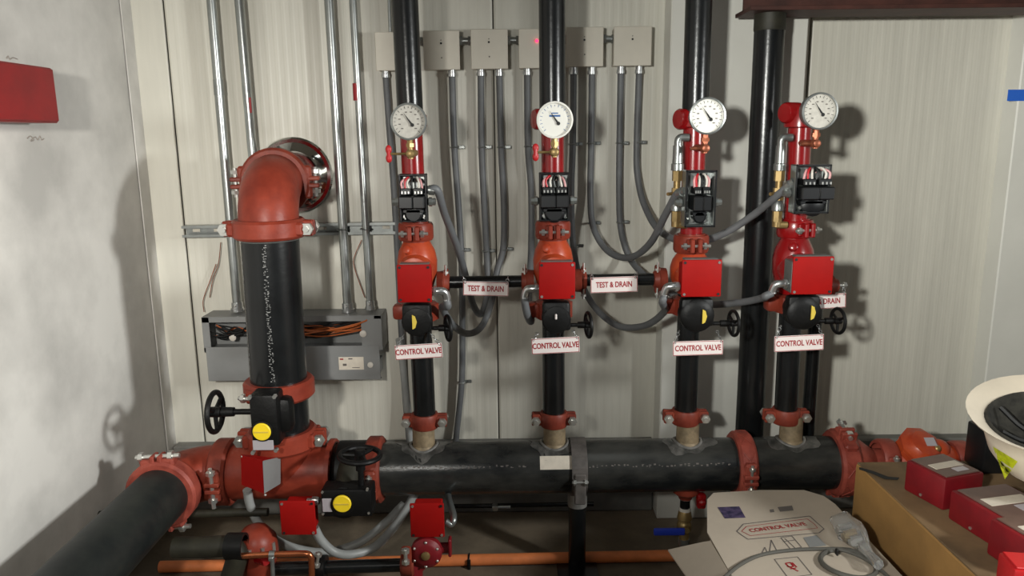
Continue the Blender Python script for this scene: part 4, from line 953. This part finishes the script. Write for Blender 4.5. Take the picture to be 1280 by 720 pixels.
# clear plastic bag
bg = thing('plastic_bag', W2(1065, 668), 'crumpled clear plastic bag with fittings on the edge of the white carton', 'bag')
mb = MB(); c = W2(1066, 668, .028); d = (W2(1110,712)-W2(1058,652)).normalized(); sd = Z_.cross(d)
prof = [(-.085,.012), (-.07,.03), (-.04,.038), (.0,.034), (.03,.024), (.06,.014), (.1,.009), (.14,.012)]
n = 14; vs = []; fs_ = []
for t_, r_ in prof:
    for k in range(n):
        q = 2*math.pi*k/n; j = 1+random.uniform(-.16, .16); vs.append(c+d*t_+sd*math.cos(q)*r_*j+Z_*math.sin(q)*min(r_, .026)*j)
for i in range(len(prof)-1):
    for k in range(n): k2 = (k+1) % n; fs_.append((i*n+k, i*n+k2, (i+1)*n+k2, (i+1)*n+k))
fs_ += [tuple(range(n))[::-1], tuple(range((len(prof)-1)*n, len(prof)*n))]
mb.add(vs, fs_).build('film', 'clear_plastic', bg, ang=20)
for k in range(3): MB().cyl(c+d*(-.04+.03*k)-Z_*.012-sd*.012, c+d*(-.04+.03*k)-Z_*.008+sd*.014, .009, n=6).build('fitting', ['bolt', 'brass', 'bolt'][k], bg)
# black tool case and hard hat
zh = .46+.0045
tcase = thing('tool_case', PZ(1300, 600, zh), 'black case standing on the carton behind the hard hat', 'case')
a = P(1214, 592, 1.98); b = P(1214, 532, 1.98)
cz0 = zh; 
MB().box(V(a.x+.14, 1.98, (zh+b.z)/2), (.28, .09, b.z-zh), None, .008).build('body', 'black_plastic', tcase)
MB().box(V(a.x+.14, 1.98, b.z+.004), (.26, .08, .012), None, .004, 1).build('lid', 'black_plastic', tcase)
MB().tube([V(a.x+.1, 1.98, b.z+.005), V(a.x+.1, 1.98, b.z+.03), V(a.x+.18, 1.98, b.z+.03), V(a.x+.18, 1.98, b.z+.005)], .006, 8, 4).build('handle', 'black_plastic', tcase)
# hard hat, upside down
hh_ = thing('hard_hat', PZ(1290, 640, zh+.09), 'white hard hat lying upside down at the right edge with a yellow triangle sticker', 'hard hat')
hc = P(1312, 522, 1.66); R1 = .145
up = V(-.22, -.14, 1).normalized(); u = X_-up*up.x; u.normalize(); v = up.cross(u)
def hat(qs, prof, m, name, flip=1):
    mb = MB(); n = 40; vs = []; fs = []
    for t_, r_ in prof:
        for k in range(n):
            q = 2*math.pi*k/n; el_ = 1.14 if True else 1
            vs.append(hc+up*t_+u*math.cos(q)*r_+v*math.sin(q)*r_*el_)
    for i in range(len(prof)-1):
        for k in range(n): k2 = (k+1) % n; fs.append((i*n+k, i*n+k2, (i+1)*n+k2, (i+1)*n+k))
    mb.add(vs, fs); return mb.build(name, m, hh_, ang=50)
dome = [(-.155,.004), (-.153,.04), (-.143,.075), (-.12,.102), (-.085,.12), (-.04,.128), (-.012,.130)]
hat(0, dome+[(.0,.142), (.010,.160), (.014,.161), (.008,.148), (-.004,.132), (-.01,.125)]+[(t_, r_-.004) for t_, r_ in dome[::-1][1:]], 'hat_white', 'shell')
hat(0, [(-.012,.124), (-.006,.118), (-.02,.112), (-.06,.10), (-.085,.05), (-.09,.004)], 'hat_liner', 'liner')
for k in range(3):
    q = math.pi*k/3; dx = u*math.cos(q)+v*math.sin(q)
    MB().tube([hc+dx*.11-up*.012, hc+dx*.06-up*.05, hc-up*.062, hc-dx*.06-up*.05, hc-dx*.11-up*.012], .006, 6, 5).build('strap', 'black', hh_)
# triangle sticker projected on the dome
def ondome(x, y):
    d = ray(x, y); best = None
    for k in range(400):
        s_ = 1.2+k*.0015; p = CO+d*(s_/d.y); rel = p-hc; t_ = rel.dot(up); rad_ = math.hypot(rel.dot(u), rel.dot(v)/1.14)
        if t_ < -.156: continue
        for (t0, r0), (t1, r1) in zip(dome[:-1], dome[1:]):
            if t0 <= t_ <= t1 and rad_ <= lerp(r0, r1, (t_-t0)/(t1-t0)): return p-d.normalized()*.0015
    return None
A = (1241,558); B_ = (1272,577); C_ = (1256,599)
mb = MB(); N = 8; idx = {}; ok = True
for i in range(N+1):
    for j in range(N+1-i):
        x = A[0]+(B_[0]-A[0])*i/N+(C_[0]-A[0])*j/N; y = A[1]+(B_[1]-A[1])*i/N+(C_[1]-A[1])*j/N
        p = ondome(x, y)
        if p is None: ok = False; p = P(x, y, 1.6)
        idx[(i, j)] = len(mb.v); mb.v.append(p)
for i in range(N):
    for j in range(N-i):
        mb.f.append((idx[(i, j)], idx[(i+1, j)], idx[(i, j+1)]))
        if i+j < N-1: mb.f.append((idx[(i+1, j)], idx[(i+1, j+1)], idx[(i, j+1)]))
print('sticker on dome', ok)
mb.build('sticker', 'sticker_yellow', hh_, recalc=False)
